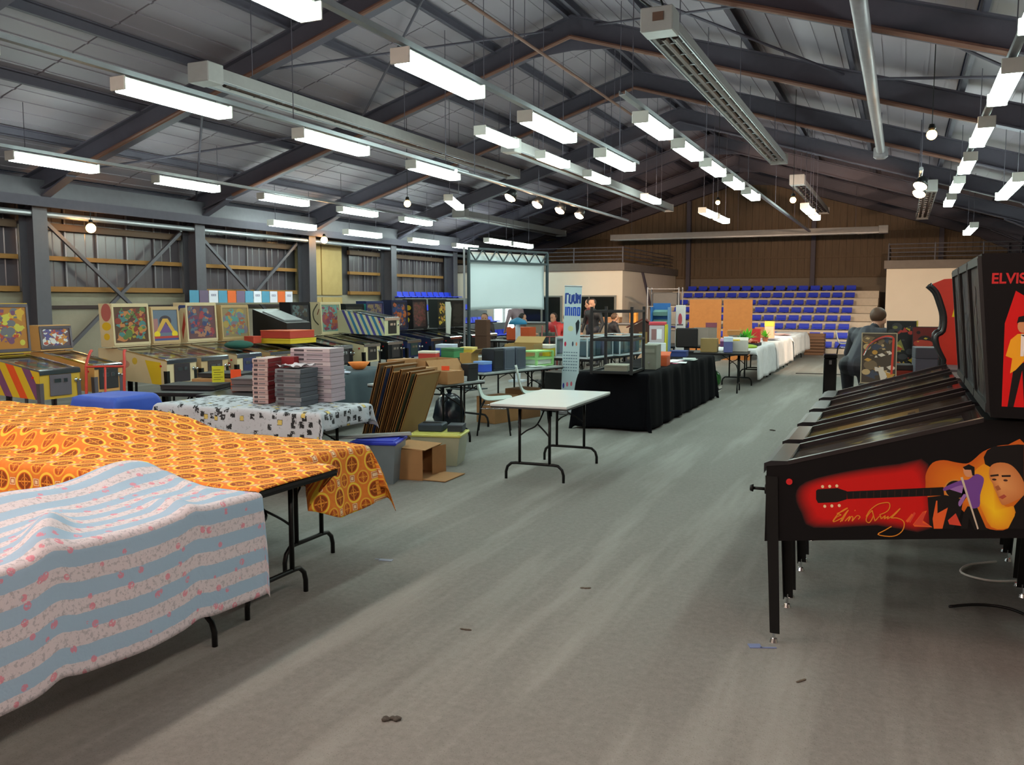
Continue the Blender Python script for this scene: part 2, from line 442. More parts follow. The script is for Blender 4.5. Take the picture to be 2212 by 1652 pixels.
while y < YF:
    if not (19.2 < y < 21.5):
        loc = (XL - 0.1, y, 0)
        if sheet0 is None: sheet0 = obj('sheet', sh, SHEET, wl); sheet0.location = loc; sheet0.rotation_euler = (0, 0, -PI / 2)
        else: inst(sheet0, 'sheet', wl, loc, (0, 0, -PI / 2))
        bb = bm_new(); bx(bb, (XL - 0.06, y + 0.37, 2.72), (0.03, 0.035, 1.72)); obj('cover_strip', bb, mat('strip_alu', (130, 126, 134), 0.35, 0.5), wl)
    y += 0.745
for i in range(len(FY) - 1):
    y0, y1 = FY[i] + 0.18, FY[i + 1] - 0.18
    for z, hgt in ((1.91, 0.10), (2.50, 0.085), (3.10, 0.13)):
        if abs(FY[i] - 19.3) < .1 : y0 = 21.6
        obj('timber_rail', bx(bm_new(), (XL + 0.04, (y0 + y1) / 2, z), (0.10, y1 - y0, hgt)), WOODT if z < 3 else mat('dark_rail', (84, 62, 46), 0.7), wl)
obj('eaves_beam', bx(bm_new(), (XL + 0.62, (YB + YF) / 2, 3.72), (0.10, YF - YB, 0.30)), STEEL, wl)
obj('eaves_board', bx(bm_new(), (XL + 0.66, (YB + YF) / 2, 3.48), (0.06, YF - YB, 0.18)), DSTEEL, wl)
obj('conduit', cyl(bm_new(), (XL + 0.42, YB, 3.28), (XL + 0.42, YF, 3.28), 0.055, n=10), GALV, wl)
for (ya, za, yb, zb) in ((11.45, 3.2, 14.9, 0.4), (14.9, 3.2, 11.45, 0.4), (15.4, 3.2, 19.0, 0.4), (19.0, 3.2, 15.4, 0.4)):
    d = Vector((0, yb - ya, zb - za)); q = Vector((0, 0, 1)).rotation_difference(d)
    obj('wall_brace', bx(bm_new(), (XL + 0.2 + (0.04 if ya < yb else 0), (ya + yb) / 2, (za + zb) / 2), (0.05, 0.07, d.length), rot=q.to_matrix()), STEEL, wl)
# boarded door in the left wall
dr = struct(obj('door_1', bx(bm_new(), (XL - 0.08, 20.35, 1.65), (0.06, 2.1, 3.3)), mat('door_frame_paint', (120, 106, 74), 0.7)))
for j in range(2):
    for k in range(2):
        obj('panel', bx(bm_new(), (XL - 0.03, 19.85 + j * 1.0, 1.0 + k * 1.62), (0.05, 0.95, 1.56), bev=0.008), PLY, dr)
# other walls
wr = struct(obj('wall_right', bx(bm_new(), (XR + 0.14, (YB + YF) / 2, 0.84), (0.22, YF - YB, 1.68)), CONC))
sheetr = None; y = YB + 0.4
while y < YF:
    inst(sheet0, 'sheet', wr, (XR + 0.1, y, 0), (0, 0, PI / 2)); y += 0.745
for i in range(len(FY) - 1):
    for z in (1.91, 2.5, 3.1):
        obj('timber_rail', bx(bm_new(), (XR - 0.04, (FY[i] + FY[i + 1]) / 2, z), (0.10, FY[i + 1] - FY[i] - 0.36, 0.1)), WOODT, wr)
wb = struct(obj('wall_back', prism(bm_new(), [(XL - .2, 0), (XR + .2, 0), (XR + .2, 3.7), (XM, 6.8), (XL - .2, 3.7)], YB - 0.2, YB), CONC))
wf = struct(obj('wall_far', prism(bm_new(), [(XL - .2, 0), (XR + .2, 0), (XR + .2, 3.7), (XM, 6.8), (XL - .2, 3.7)], YF + 0.05, YF + 0.25), mat('far_base', (120, 108, 96), 0.85)))
x = XL + 0.1
while x < XR:
    ztop = zu(x) + 0.4
    obj('cladding_board', bx(bm_new(), (x, YF + 0.03 + random.uniform(-.006, .006), (2.55 + ztop) / 2), (0.235, 0.03, ztop - 2.55)), CLAD, wf)
    x += 0.25
for z in (2.62, 3.35, 4.3):
    obj('timber_rail', bx(bm_new(), (XM, YF - 0.02, z), (18.4, 0.06, 0.08)), CLAD, wf)
for x in (-8.0, -3.2, 1.2):
    obj('gable_post', bx(bm_new(), (x, YF - 0.12, zu(x) / 2), (0.16, 0.2, zu(x))), DSTEEL, wf)
# white annex blocks either side of the grandstand
def annex(name, x0, x1, y0, win):
    ys = 35.4
    a = struct(obj(name, bx(bm_new(), ((x0 + x1) / 2, (y0 + ys) / 2, 1.34), (x1 - x0, ys - y0, 2.68)), WALLW))
    obj('roof_slab', bx(bm_new(), ((x0 + x1) / 2, (y0 + ys) / 2, 2.81), (x1 - x0 + 0.16, ys - y0 + 0.16, 0.26), bev=0.01), mat('slab_concrete', (112, 102, 96), 0.85), a)
    return a
aL = annex('wall_far_left', XL, -8.52, 28.0, True)
aR = annex('wall_far_right', -0.5, XR, 30.0, False)
def railing(n, x0, x1, y0, yback, cor):
    t = bpy.data.objects.new('trim_%d' % n, None); COL.objects.link(t); t.location = (cor, y0, 2.94); struct(t)
    for k in range(4):
        z = 0.12 + k * 0.13
        obj('bar', cyl(bm_new(), (x0 - cor, 0.05, z), (x1 - cor, 0.05, z), 0.018, n=6), STEEL, t)
        obj('bar', cyl(bm_new(), (0, 0.05, z), (0, yback - y0, z), 0.018, n=6), STEEL, t)
    m = int((x1 - x0) / 1.3)
    for k in range(m + 1): obj('post', cyl(bm_new(), (x0 - cor + (x1 - x0) * k / m, 0.05, 0), (x0 - cor + (x1 - x0) * k / m, 0.05, 0.54), 0.022, n=6), STEEL, t)
railing(20, -12.0, -8.55, 28.05, 35.0, -8.55)
railing(21, -0.46, 3.5, 30.05, 35.0, -0.46)
# dark windows and a lit doorway in the left annex
wn = struct(obj('window_1', bx(bm_new(), (-9.4, 27.99, 1.37), (1.36, 0.06, 0.98)), mat('window_frame_grey', (120, 118, 112), 0.6)))
for xx, ww in ((-9.86, 0.34), (-9.22, 0.86)):
    obj('pane', bx(bm_new(), (xx, 27.955, 1.37), (ww, 0.02, 0.88)), mat('dark_glass', (16, 20, 20), 0.12), wn)
dd = struct(obj('door_2', bx(bm_new(), (-12.8, 27.99, 0.82), (0.9, 0.06, 1.64)), WHITEM))
for xx, ww in ((-13.05, 0.3), (-12.66, 0.22)): obj('lit_pane', bx(bm_new(), (xx, 27.95, 0.9), (ww, 0.03, 1.4)), emit('lit_opening', (220, 240, 235), 1.6), dd)
wn = struct(obj('window_2', bx(bm_new(), (-11.4, 27.99, 1.2), (1.5, 0.06, 1.3)), mat('window_frame_grey', (120, 118, 112), 0.6)))
for xx in (-11.76, -11.04): obj('pane', bx(bm_new(), (xx, 27.955, 1.2), (0.64, 0.02, 1.2)), MATS['dark_glass'], wn)
ob = obj('stair_brace', bx(bm_new(), (-8.48, 31.4, 1.5), (0.06, 0.1, 3.6), rot=Matrix.Rotation(0.75, 3, 'X')), DSTEEL, aL)

# ---------------------------------------------------------------- grandstand with blue seats
gs = thing('grandstand', 'pale stepped grandstand against the timber end wall', 'grandstand', (-4.6, 29.2, 0))
NR = 8
for k in range(NR):
    y0 = 29.2 + 0.75 * k; z = 0.16 + 0.268 * k
    obj('step', bx(bm_new(), (0, (y0 + 35.15) / 2 - 29.2, z - 0.13 if k else z / 2), (7.6, 35.15 - y0, 0.26 if k else z)), STANDM, gs)
b = bm_new(); SW = 0.33
prism(b, [(-0.17, 0.035), (-0.16, 0.06), (-0.03, 0.066), (0.12, 0.055), (0.14, 0.10), (0.175, 0.21), (0.19, 0.205), (0.16, 0.06), (0.14, 0.03)], -SW / 2, SW / 2, 'x')
seat_me = obj('stadium_seat', b, SEATB)
foot_b = bm_new(); bx(foot_b, (0, 0.0, 0.02), (0.05, 0.2, 0.04)); bx(foot_b, (0, 0, 0.004), (0.16, 0.26, 0.008))
foot0 = obj('bracket', foot_b, STEEL, seat_me)
rows = ['lowest', 'second', 'third', 'fourth', 'fifth', 'sixth', 'seventh', 'top']
first = True
for k in range(NR):
    for j in range(15):
        x = -7.72 + j * 0.425
        if k == 0 and j < 13: continue
        loc = (x, 29.2 + 0.75 * k + 0.33, 0.16 + 0.268 * k)
        lab = 'blue plastic seat in the %s row of the pale grandstand' % rows[k]; grp = '%s row of grandstand seats' % rows[k]
        if first: seat_me.location = loc; tag(seat_me, lab, 'seat', grp); first = False
        else:
            o = dup(seat_me, loc, 0, lab, grp)
# smaller stand along the left wall
gs2 = thing('side_grandstand', 'grey stepped stand along the left wall behind the screen', 'grandstand', (-13.4, 25.8, 0))
for k in range(4):
    x1 = 1.5 - 0.75 * k; z = 0.5 + 0.42 * k
    obj('step', bx(bm_new(), ((x1 - 1.4) / 2, -0.2, z - 0.2 if k else z / 2), (x1 + 1.4, 4.3, 0.40 if k else z)), mat('side_stand_concrete', (120, 122, 122), 0.8), gs2)
for k in range(4):
    for j in range(11):
        dup(seat_me, (-13.4 + 1.5 - 0.75 * k - 0.4, 23.6 + j * 0.40, 0.5 + 0.42 * k), PI / 2, 'blue plastic seat in the %s row of the grey side stand' % ['lowest', 'second', 'third', 'top'][k], '%s row of side stand seats' % ['lowest', 'second', 'third', 'top'][k])

# ================================================================ lamps
lam_n = {}
L0 = 1.5
LM = {}
def lamp(x, y, z, L, rz, label, group=None, hung=True):
    t = thing('fluorescent_lamp', label, 'lamp', (x, y, z), rz, group)
    s = L / L0; dm = LAMPM if y > 3.4 else LAMPW
    if 'housing' not in LM:
        LM['housing'] = obj('housing', prism(bm_new(), [(-0.06, 0.03), (-0.05, 0.07), (0.05, 0.07), (0.06, 0.03)], -L0 / 2, L0 / 2), WHITEM)
        for nm, m_ in (('cool', LAMPM), ('warm', LAMPW)): LM[nm] = obj('diffuser', prism(bm_new(), [(-0.062, 0.05), (-0.10, -0.005), (-0.08, -0.075), (0.08, -0.075), (0.10, -0.005), (0.062, 0.05), (0.058, 0.028), (-0.058, 0.028)], -L0 / 2 + 0.03, L0 / 2 - 0.03), m_)
        LM['cap'] = obj('end_cap', bx(bm_new(), (0, 0, 0), (0.20, 0.024, 0.14), bev=0.006), WHITEM)
        LM['rod'] = obj('hanger', cyl(bm_new(), (0, 0, 0), (0, 0, 1), 0.006, n=5), DSTEEL)
    inst(LM['housing'], 'housing', t).scale = (1, s, 1)
    inst(LM['cool'] if dm is LAMPM else LM['warm'], 'diffuser', t).scale = (1, s, 1)
    for e in (-1, 1):
        inst(LM['cap'], 'end_cap', t, (0, e * (L / 2 + 0.012), 0))
        xx = x - math.sin(rz) * e * L * 0.4
        h = inst(LM['rod'], 'hanger', t, (0, e * L * 0.4, 0.07)); h.scale = (1, 1, (zu(xx) + 0.545 - z - 0.07) if hung else 0.028)
    return t
def track(x, y0, y1, z, label):
    t = thing('cable_tray', label, 'cable tray', (x, (y0 + y1) / 2, z))
    h = (y1 - y0) / 2
    b = bm_new(); bx(b, (0, 0, 0), (0.07, y1 - y0, 0.012)); bx(b, (-0.035, 0, 0.02), (0.006, y1 - y0, 0.05)); bx(b, (0.035, 0, 0.02), (0.006, y1 - y0, 0.05))
    obj('tray', b, GALV, t)
    k = y0 + 0.4
    while k < y1:
        obj('hanger', cyl(bm_new(), (0, k - (y0 + y1) / 2, 0.02), (0, k - (y0 + y1) / 2, zu(x) + 0.35 - z), 0.006, n=5), DSTEEL, t); k += 4.1
rowdef = [(-12.3, [1.4 + 2.8 * k for k in range(-3, 8)], 'far-left lamp row over the old pinball machines'),
          (-7.25, [1.6 + 2.85 * k for k in range(-3, 5)], 'lamp row over the flea-market tables'),
          (-4.15, [2.0 + 2.8 * k for k in range(-3, 5)], 'lamp row left of the aisle'),
          (0.85, [-1.0 + 2.8 * k for k in range(-2, 9)], 'lamp row over the right-hand pinball machines')]
for x, ys, g in rowdef:
    track(x, YB + 0.5, ys[-1] + 1.2, 3.965, 'galvanised cable tray carrying the ' + g)
    for y in ys: lamp(x, y, 3.86, 1.5, 0, 'white fluorescent batten in the ' + g, g, False)
for y in (12.4, 14.75, 17.2, 21.4): lamp(-5.8, y, 4.2, 1.2, 0, 'white fluorescent batten hung high under the roof ridge', 'ridge lamps')
track(-2.92, 9.5, 30.8, 3.96, 'galvanised cable tray of the lamps over the aisle')
for y in (10.85, 12.75, 14.6, 16.5, 18.5): lamp(-2.92, y, 3.86, 1.2, 0, 'short white fluorescent batten in the row over the aisle', 'aisle lamps', False)
for y in (17.2, 20.2, 23.5, 26.3): lamp(-13.5, y, 3.5, 1.6, 0, 'white fluorescent batten low along the left wall eaves', 'left wall lamps')
for y in (24.6, 26.4): lamp(-11.5, y, 3.5, 1.6, 0, 'white fluorescent batten above the projection screen', 'lamps above the screen')
lamp(-9.2, 17.4, 3.86, 1.9, math.atan2(0.8, 2.17), 'white fluorescent batten hanging askew beside the globe lamp')
for y in (16.2, 25.2): lamp(1.5, y, 3.5, 2.6, 0, 'long white fluorescent batten against the right slope', 'long lamps by the right wall')
for x in (-4.5, -2.15):
    for y in (22.0, 23.7): lamp(x, y, 3.86, 1.4, 0, 'white fluorescent batten in a pair before the timber end wall', 'end wall lamp pairs')
for o_ in LM.values(): bpy.data.objects.remove(o_)
# tungsten floods on a pipe
t = thing('flood_bar', 'grey scaffold pipe carrying four warm floodlights', 'lighting bar', (-7.05, 17.6, 3.9))
obj('pipe', cyl(bm_new(), (0, -4.2, 0), (0, 6.0, 0), 0.035, n=10), GALV, t)
for k in (-3.5, -0.5, 2.6, 5.4): obj('hanger', cyl(bm_new(), (0, k, 0.03), (0, k, zu(-7.05) + 0.3 - 3.9), 0.008, n=5), DSTEEL, t)
fl0 = None
for y in (15.64, 17.01, 18.33, 19.6):
    if fl0 is None:
        fl0 = thing('floodlight', 'warm glowing round floodlight clamped to the scaffold pipe', 'floodlight', (-7.05, y, 3.68), 0, 'floodlights on the pipe')
        b = bm_new(); lathe(b, [(0.05, 0.18), (0.08, 0.16), (0.13, 0.0), (0.115, 0.0), (0.07, 0.13)], n=16)
        o = obj('reflector', b, BLACKM, fl0, True); o.rotation_euler = (math.radians(-28), math.radians(20), 0)
        o2 = obj('glass', lathe(bm_new(), [(0.02, -0.05), (0.08, -0.035), (0.114, 0.0), (0.114, 0.014), (0.02, 0.014)], n=16), FLOODM, fl0, True); o2.rotation_euler = o.rotation_euler
        obj('yoke', tube(bm_new(), [(0, 0.02, 0.10), (0, 0.0, 0.16), (0, 0, 0.185)], 0.012), BLACKM, fl0)
        ld = bpy.data.lights.new('flood_beam', 'SPOT'); ld.energy = FLOODW; ld.color = (1.0, 0.68, 0.44); ld.spot_size = math.radians(64); ld.spot_blend = 0.35; ld.shadow_soft_size = 0.1
        lo = bpy.data.objects.new('flood_beam', ld); COL.objects.link(lo); lo.parent = fl0; lo.location = (0.04, 0.16, -0.02)
        lo.rotation_euler = Vector((2.8, 14.0, -2.3)).to_track_quat('-Z', 'Y').to_euler()
    else: dup(fl0, (-7.05, y, 3.68))
t = thing('short_flood_bar', 'short scaffold pipe with two floodlights under the right roof slope', 'lighting bar', (0.2, 17.6, 3.9))
obj('pipe', cyl(bm_new(), (0, -1.2, 0), (0, 1.4, 0), 0.035, n=10), GALV, t)
for k in (-1.0, 1.2): obj('hanger', cyl(bm_new(), (0, k, 0.03), (0, k, zu(0.2) + 0.545 - 3.9), 0.008, n=5), DSTEEL, t)
for y in (17.0, 18.2):
    f2 = dup(fl0, (0.2, y, 3.68), 0, 'warm floodlight on the short pipe under the right roof slope', 'floodlights on the short pipe')
    for c in f2.children:
        if c.type == 'LIGHT':
            c.data = c.data.copy(); c.data.energy = 1150; c.rotation_euler = Vector((-3.6, 11.0, -3.2)).to_track_quat('-Z', 'Y').to_euler(); c.location = (-0.04, 0.16, -0.03)
# globe lamps
def globe(x, y, z, ztop, label, r=0.09):
    t = thing('globe_lamp', label, 'globe lamp', (x, y, z))
    obj('globe', sph(bm_new(), (0, 0, 0), r, n=16), GLOBEM, t, True)
    obj('socket', lathe(bm_new(), [(0.03, r - 0.01), (0.045, r + 0.02), (0.03, r + 0.07)], n=12), BLACKM, t)
    obj('cord', cyl(bm_new(), (0, 0, r + 0.06), (0, 0, ztop - z), 0.006, n=5), BLACKM, t)
globe(-14.34, 12.15, 3.08, 3.4, 'small orange glowing globe lamp in front of the braced wall bay')
globe(-14.2, 19.4, 3.3, 3.45, 'small orange glowing globe lamp above the boarded door')
globe(-9.6, 16.04, 3.72, zu(-9.6) + .545, 'small orange globe lamp beside the skewed batten', 0.07)
globe(0.25, 12.24, 3.75, zu(.25) + .545, 'small warm globe lamp over the right-hand machines', 0.06)
globe(-2.09, 18.48, 3.7, zu(-2.09) + .545, 'small warm globe lamp above the white-clothed tables', 0.06)
globe(-4.0, 20.6, 3.95, zu(-4.0) + .545, 'small warm globe lamp before the timber wall', 0.05)

# radiant heaters
def heater(x, y0, y1, z, label, wd=0.34, rz=0.0):
    L = y1 - y0; t = thing('radiant_heater', label, 'heater', (x, (y0 + y1) / 2, z), rz)
    b = bm_new()
    prism(b, [(-wd / 2, 0), (-wd / 2 - 0.01, 0.02), (-wd * 0.36, 0.2), (wd * 0.36, 0.2), (wd / 2 + 0.01, 0.02), (wd / 2, 0), (wd * 0.34, 0.18), (-wd * 0.34, 0.18)], -L / 2, L / 2)
    obj('reflector_hood', b, HEATM, t)
    b = bm_new()
    for s in (-1, 1): cyl(b, (s * wd * 0.2, -L / 2 + 0.3, 0.07), (s * wd * 0.2, L / 2 - 0.1, 0.07), 0.045, n=10)
    obj('burner_tube', b, mat('burnt_tube', (70, 54, 50), 0.5, 0.6), t)
    b = bm_new()
    k = -L / 2 + 0.5
    while k < L / 2: bx(b, (0, k, 0.045), (wd * 0.94, 0.012, 0.012)); k += 0.5
    bx(b, (-wd / 2, 0, 0.0), (0.014, L, 0.025)); bx(b, (wd / 2, 0, 0.0), (0.014, L, 0.025))
    obj('guard', b, GALV, t)
    b = bm_new(); bx(b, (0, -L / 2 - 0.13, 0.1), (wd + 0.02, 0.3, 0.26), bev=0.012); obj('burner_box', b, HEATM, t)
    obj('end_plate', bx(bm_new(), (0, L / 2 + 0.01, 0.09), (wd + 0.02, 0.02, 0.22)), HEATM, t)
    s_ = math.sin(rz)
    for k in (-0.42, 0.0, 0.42):
        xx = x - s_ * k * L
        obj('chain', cyl(bm_new(), (0, k * L, 0.2), (0, k * L, zu(xx) + 0.545 - z), 0.007, n=5), DSTEEL, t)
    return t
h1 = heater(-2.54, 9.75, 19.7, 4.62, 'long white radiant heater hanging over the aisle, burner box with dark vent')
obj('vent', bx(bm_new(), (0.02, -4.975 - 0.285, 0.12), (0.12, 0.012, 0.09)), mat('brown_vent', (90, 62, 50), 0.6), h1)
cb = bm_new(); tube(cb, smoothpts([(-0.05, -5.2, 0.22), (-0.22, -5.24, 0.36), (-0.26, -5.2, 0.5), (-0.1, -5.1, 0.55), (-0.02, -5.1, 0.4), (0.04, -5.1, 0.25)]), 0.012); obj('gas_hose', cb, BLACKM, h1)
heater(-8.66, 9.4, 19.4, 4.62, 'long white radiant heater left of the ridge above the market tables')
heater(-2.55, 23.5, 31.5, 4.62, 'shorter white radiant heater hanging before the timber end wall')
heater(-12.05, 23.3, 31.5, 4.15, 'white radiant heater along the left roof slope, lit orange by floodlights', 0.4)
heater(-6.5, 14.6, 26.0, 4.35, 'slim white radiant heater beside the floodlight bar', 0.26)
heater(0.45, 22.5, 30.0, 4.2, 'grey radiant heater on the right slope in front of the end wall')
heater(-5.4, 31.5 - 4.6, 31.5 + 4.6, 3.92, 'white radiant heater spanning across the hall in front of the grandstand', 0.36, PI / 2)
t = thing('flue_pipe', 'grey round flue pipe hung along the right roof slope', 'pipe', (-0.52, 14.4, 4.7))
obj('pipe', cyl(bm_new(), (0, -6.5, 0), (0, 5.1, 0), 0.085, n=14), mat('flue_grey', (150, 144, 150), 0.45, 0.3), t, True)
obj('cowl', lathe(bm_new(), [(0.09, 0), (0.14, 0.04), (0.14, 0.22), (0.07, 0.26)], n=14), MATS['flue_grey'], t).location = (0, 5.0, -0.16)
for k in (-5.5, -2, 1.5, 4.6): obj('hanger', cyl(bm_new(), (0, k, 0.08), (0, k, zu(-.52) + 0.545 - 4.7), 0.007, n=5), DSTEEL, t)
t = thing('orange_conduit', 'thin orange-brown conduit running lengthways under the roof', 'conduit', (-4.83, 14, 5.2))
obj('pipe', cyl(bm_new(), (0, -9, 0), (0, 8, 0), 0.022, n=8), PIPE, t)
for k in (-6.8, -2.8, 1.25, 5.3): obj('clip', cyl(bm_new(), (0, k, 0.02), (0, k, zu(-4.83) + 0.1 - 5.2), 0.006, n=5), DSTEEL, t)
for i, y in enumerate((11.2, 15.2, 19.3)):
    t = thing('sprinkler_pipe', ['rust-red pipe following the rafters over the near tables', 'rust-red pipe following the rafters above the floodlights', 'rust-red pipe on the third visible roof frame'][i], 'pipe', (XM, y - 0.16, 0))
    for s, xe in ((-1, 7.8), (1, 6.6)):
        obj('pipe', cyl(bm_new(), (0, 0, zu(XM) - 0.02), (s * xe, 0, zu(XM + s * xe) - 0.02), 0.038, n=8), PIPE, t)

# ================================================================ tables and cloths
def folding_table(label, cx, cy, lx, ly, h=0.74, rz=0.0, topm=None, edge=None, along='y', group=None):
    """table with folding tube legs; 'along' is the long direction"""
    t = thing('folding_table', label, 'table', (cx, cy, 0), rz, group)
    b = bm_new(); bx(b, (0, 0, h - 0.0125), (lx, ly, 0.025), bev=0.004); obj('tabletop', b, topm or BLACKP, t)
    b = bm_new(); bx(b, (0, 0, h - 0.032), (lx - 0.01, ly - 0.01, 0.018)); obj('apron', b, edge or BLACKM, t)
    r = 0.0145
    for s in (-1, 1):
        b = bm_new()
        if along == 'y':
            P_ = lambda a, z, o=0: (a, s * (ly / 2 - 0.18) + o, z)
            hw = lx / 2 - 0.09
        else:
            P_ = lambda a, z, o=0: (s * (lx / 2 - 0.18) + o, a, z)
            hw = ly / 2 - 0.09
        up = hw * 0.52
        for q in (-1, 1):
            tube(b, [P_(q * up, h - 0.04), P_(q * up, 0.16)], r)
        tube(b, [P_(-hw, 0.0), P_(-hw, 0.07), P_(-hw + 0.015, 0.12), P_(-hw + 0.055, 0.155), P_(-hw + 0.1, 0.16), P_(hw - 0.1, 0.16), P_(hw - 0.055, 0.155), P_(hw - 0.015, 0.12), P_(hw, 0.07), P_(hw, 0.0)], r)
        obj('leg', b, BLACKM, t, True)
        b = bm_new()
        tube(b, smoothpts([P_(-up, 0.42), P_(-up * 0.6, 0.47, -s * 0.03), P_(0, 0.53, -s * 0.08), P_(0, h - 0.05, -s * 0.32)]), 0.008, 6)
        tube(b, smoothpts([P_(up, 0.42), P_(up * 0.6, 0.47, -s * 0.03), P_(0, 0.53, -s * 0.08)]), 0.008, 6)
        obj('brace', b, BLACKM, t, True)
    return t
def cloth(name, label, cat, cx, cy, hx, hy, H, over, m, bump=None, res=0.03, flare=0.08, wave=0.012, wfreq=9.0, rz=0.0, uvrot=False, seed=0, corner=0.30):
    """sheet laid over a table; over = overhang (-x, +x, -y, +y); bump(x,y) lifts the top where goods lie underneath"""
    rnd = random.Random(seed); ph = [rnd.uniform(0, 6.28) for _ in range(8)]
    a0, a1, b0, b1 = -hx - over[0], hx + over[1], -hy - over[2], hy + over[3]
    na, nb = max(8, int((a1 - a0) / res)), max(8, int((b1 - b0) / res))
    V, F, UV = [], [], []
    for i in range(na + 1):
        for j in range(nb + 1):
            a = a0 + (a1 - a0) * i / na; b = b0 + (b1 - b0) * j / nb
            ex = max(abs(a) - hx, 0.0); ey = max(abs(b) - hy, 0.0)
            sx = 1 if a > 0 else -1; sy = 1 if b > 0 else -1
            ca, cb = max(-hx, min(hx, a)), max(-hy, min(hy, b))
            bz = bump(ca, cb) if bump else 0.0
            d = math.hypot(ex, ey)
            x, y, z = ca, cb, H + bz
            if d > 0:
                r = 0.018
                if d < r * 1.57: out = r * math.sin(d / r); dn = r * (1 - math.cos(d / r))
                else: out = r + (d - r * 1.57) * flare; dn = r + (d - r * 1.57)
                wv = wave * min(1, d / 0.15) * (math.sin(wfreq * (ca * 1.1 + cb * 1.3) + ph[0]) + 0.6 * math.sin(wfreq * 2.3 * (ca + cb) + ph[1]))
                if ex > 0 and ey > 0:
                    th = math.atan2(ey, ex); k = math.sin(2 * th)
                    fo = corner * k * d
                    x += sx * (out * math.cos(th) + fo * 0.7 + wv); y += sy * (out * math.sin(th) + fo * 0.7 + wv); z -= dn * (1 - 0.06 * k)
                elif ex > 0: x += sx * (out + wv); z -= dn
                else: y += sy * (out + wv); z -= dn
            else:
                z += 0.004 * math.sin(7 * a + ph[2]) * math.sin(6 * b + ph[3]) + 0.003
            V.append((x, y, z)); UV.append((b, a) if uvrot else (a, b))
    for i in range(na):
        for j in range(nb):
            k = i * (nb + 1) + j; F.append((k, k + nb + 1, k + nb + 2, k + 1))
    me = bpy.data.meshes.new(name); me.from_pydata(V, [], F); me.update()
    ul = me.uv_layers.new(name='UVMap')
    for l in me.loops: ul.data[l.index].uv = UV[l.vertex_index]
    me.materials.append(m)
    for p in me.polygons: p.use_smooth = True
    o = bpy.data.objects.new(name, me); COL.objects.link(o); o.location = (cx, cy, 0); o.rotation_euler = (0, 0, rz)
    so = o.modifiers.new('thick', 'SOLIDIFY'); so.thickness = 0.003; so.offset = 1
    return tag(o, label, cat)
def gauss(x, y, cx, cy, sx, sy, h): return h * math.exp(-((x - cx) / sx) ** 2 - ((y - cy) / sy) ** 2)
def ridge(x, y, x0, y0, x1, y1, w_, h):
    d = Vector((x1 - x0, y1 - y0)); L = d.length; p = Vector((x - x0, y - y0)); t_ = max(0, min(1, p.dot(d) / L / L))
    q = p - d * t_
    return h * math.exp(-(q.length / w_) ** 2) * (0.25 + 0.75 * math.sin(PI * min(1, t_ + 0.15)))
# pale blue floral cloth, nearest to the camera
folding_table('black-edged folding table hidden under the blue floral cloth', -3.4, 2.31, 0.92, 2.1, 0.73)
def bumpA(x, y):
    return (gauss(x, y, -0.30, 0.95, 0.20, 0.30, 0.10) + gauss(x, y, -0.30, 0.2, 0.2, 0.5, 0.075) + ridge(x, y, 0.42, -0.1, 0.02, 0.30, 0.07, 0.085) + ridge(x, y, 0.44, 0.62, 0.15, 0.70, 0.06, 0.04)
            + gauss(x, y, -0.25, -0.8, 0.3, 0.3, 0.08) + gauss(x, y, 0.1, -0.45, 0.25, 0.2, 0.03) + ridge(x, y, -0.1, 1.05, 0.40, 0.9, 0.05, 0.03) + 0.006 * math.sin(9 * y + 4 * x))
cloth('floral_cloth', 'pale blue striped cloth strewn with pink roses, thrown over a table', 'tablecloth', -3.4, 2.33, 0.475, 1.07, 0.738, (0.3, 0.53, 0.3, 0.22), FLORAL, bumpA, 0.02, 0.02, 0.005, 6.0, seed=3, corner=0.04)
# orange seventies cloth over two parallel pairs of tables behind it
folding_table('folding table on black tube legs next to the blue floral cloth, under the orange one', -3.90, 3.78, 1.9, 0.68, 0.73, 0.0, along='x')
folding_table('folding table under the orange cloth whose corner hangs over its end', -4.22, 4.49, 1.9, 0.68, 0.73, 0.0, along='x')
folding_table('hindmost folding table under the orange cloth, before the blue tarp', -6.18, 4.49, 1.9, 0.68, 0.73, 0.0, along='x')
folding_table('hindmost folding table under the orange cloth, beside the blue floral one', -5.86, 3.78, 1.9, 0.68, 0.73, 0.0, along='x')
def sst(a, b, x):
    t_ = max(0.0, min(1.0, (x - a) / (b - a))); return t_ * t_ * (3 - 2 * t_)
def bumpB(X, Y):
    pl_ = sst(-4.35, -4.95, X) * sst(3.72, 3.86, Y + 0.10 * (X + 5)) * 0.115            # goods under the cloth
    return (pl_ + gauss(X, Y, -5.3, 4.55, 0.35, 0.22, 0.045) + gauss(X, Y, -3.95, 4.5, 0.28, 0.25, 0.045) + gauss(X, Y, -3.5, 4.3, 0.3, 0.3, 0.015)
            + ridge(X, Y, -4.6, 4.3, -3.6, 3.8, 0.10, 0.02) + 0.004 * math.sin(8 * X + 5 * Y) + 0.003 * math.sin(19 * X - 7 * Y))
V, F, UV = [], [], []
nx_, ny_ = 190, 84
Y0, Y1, YB2 = 3.425, 4.845, 0.30
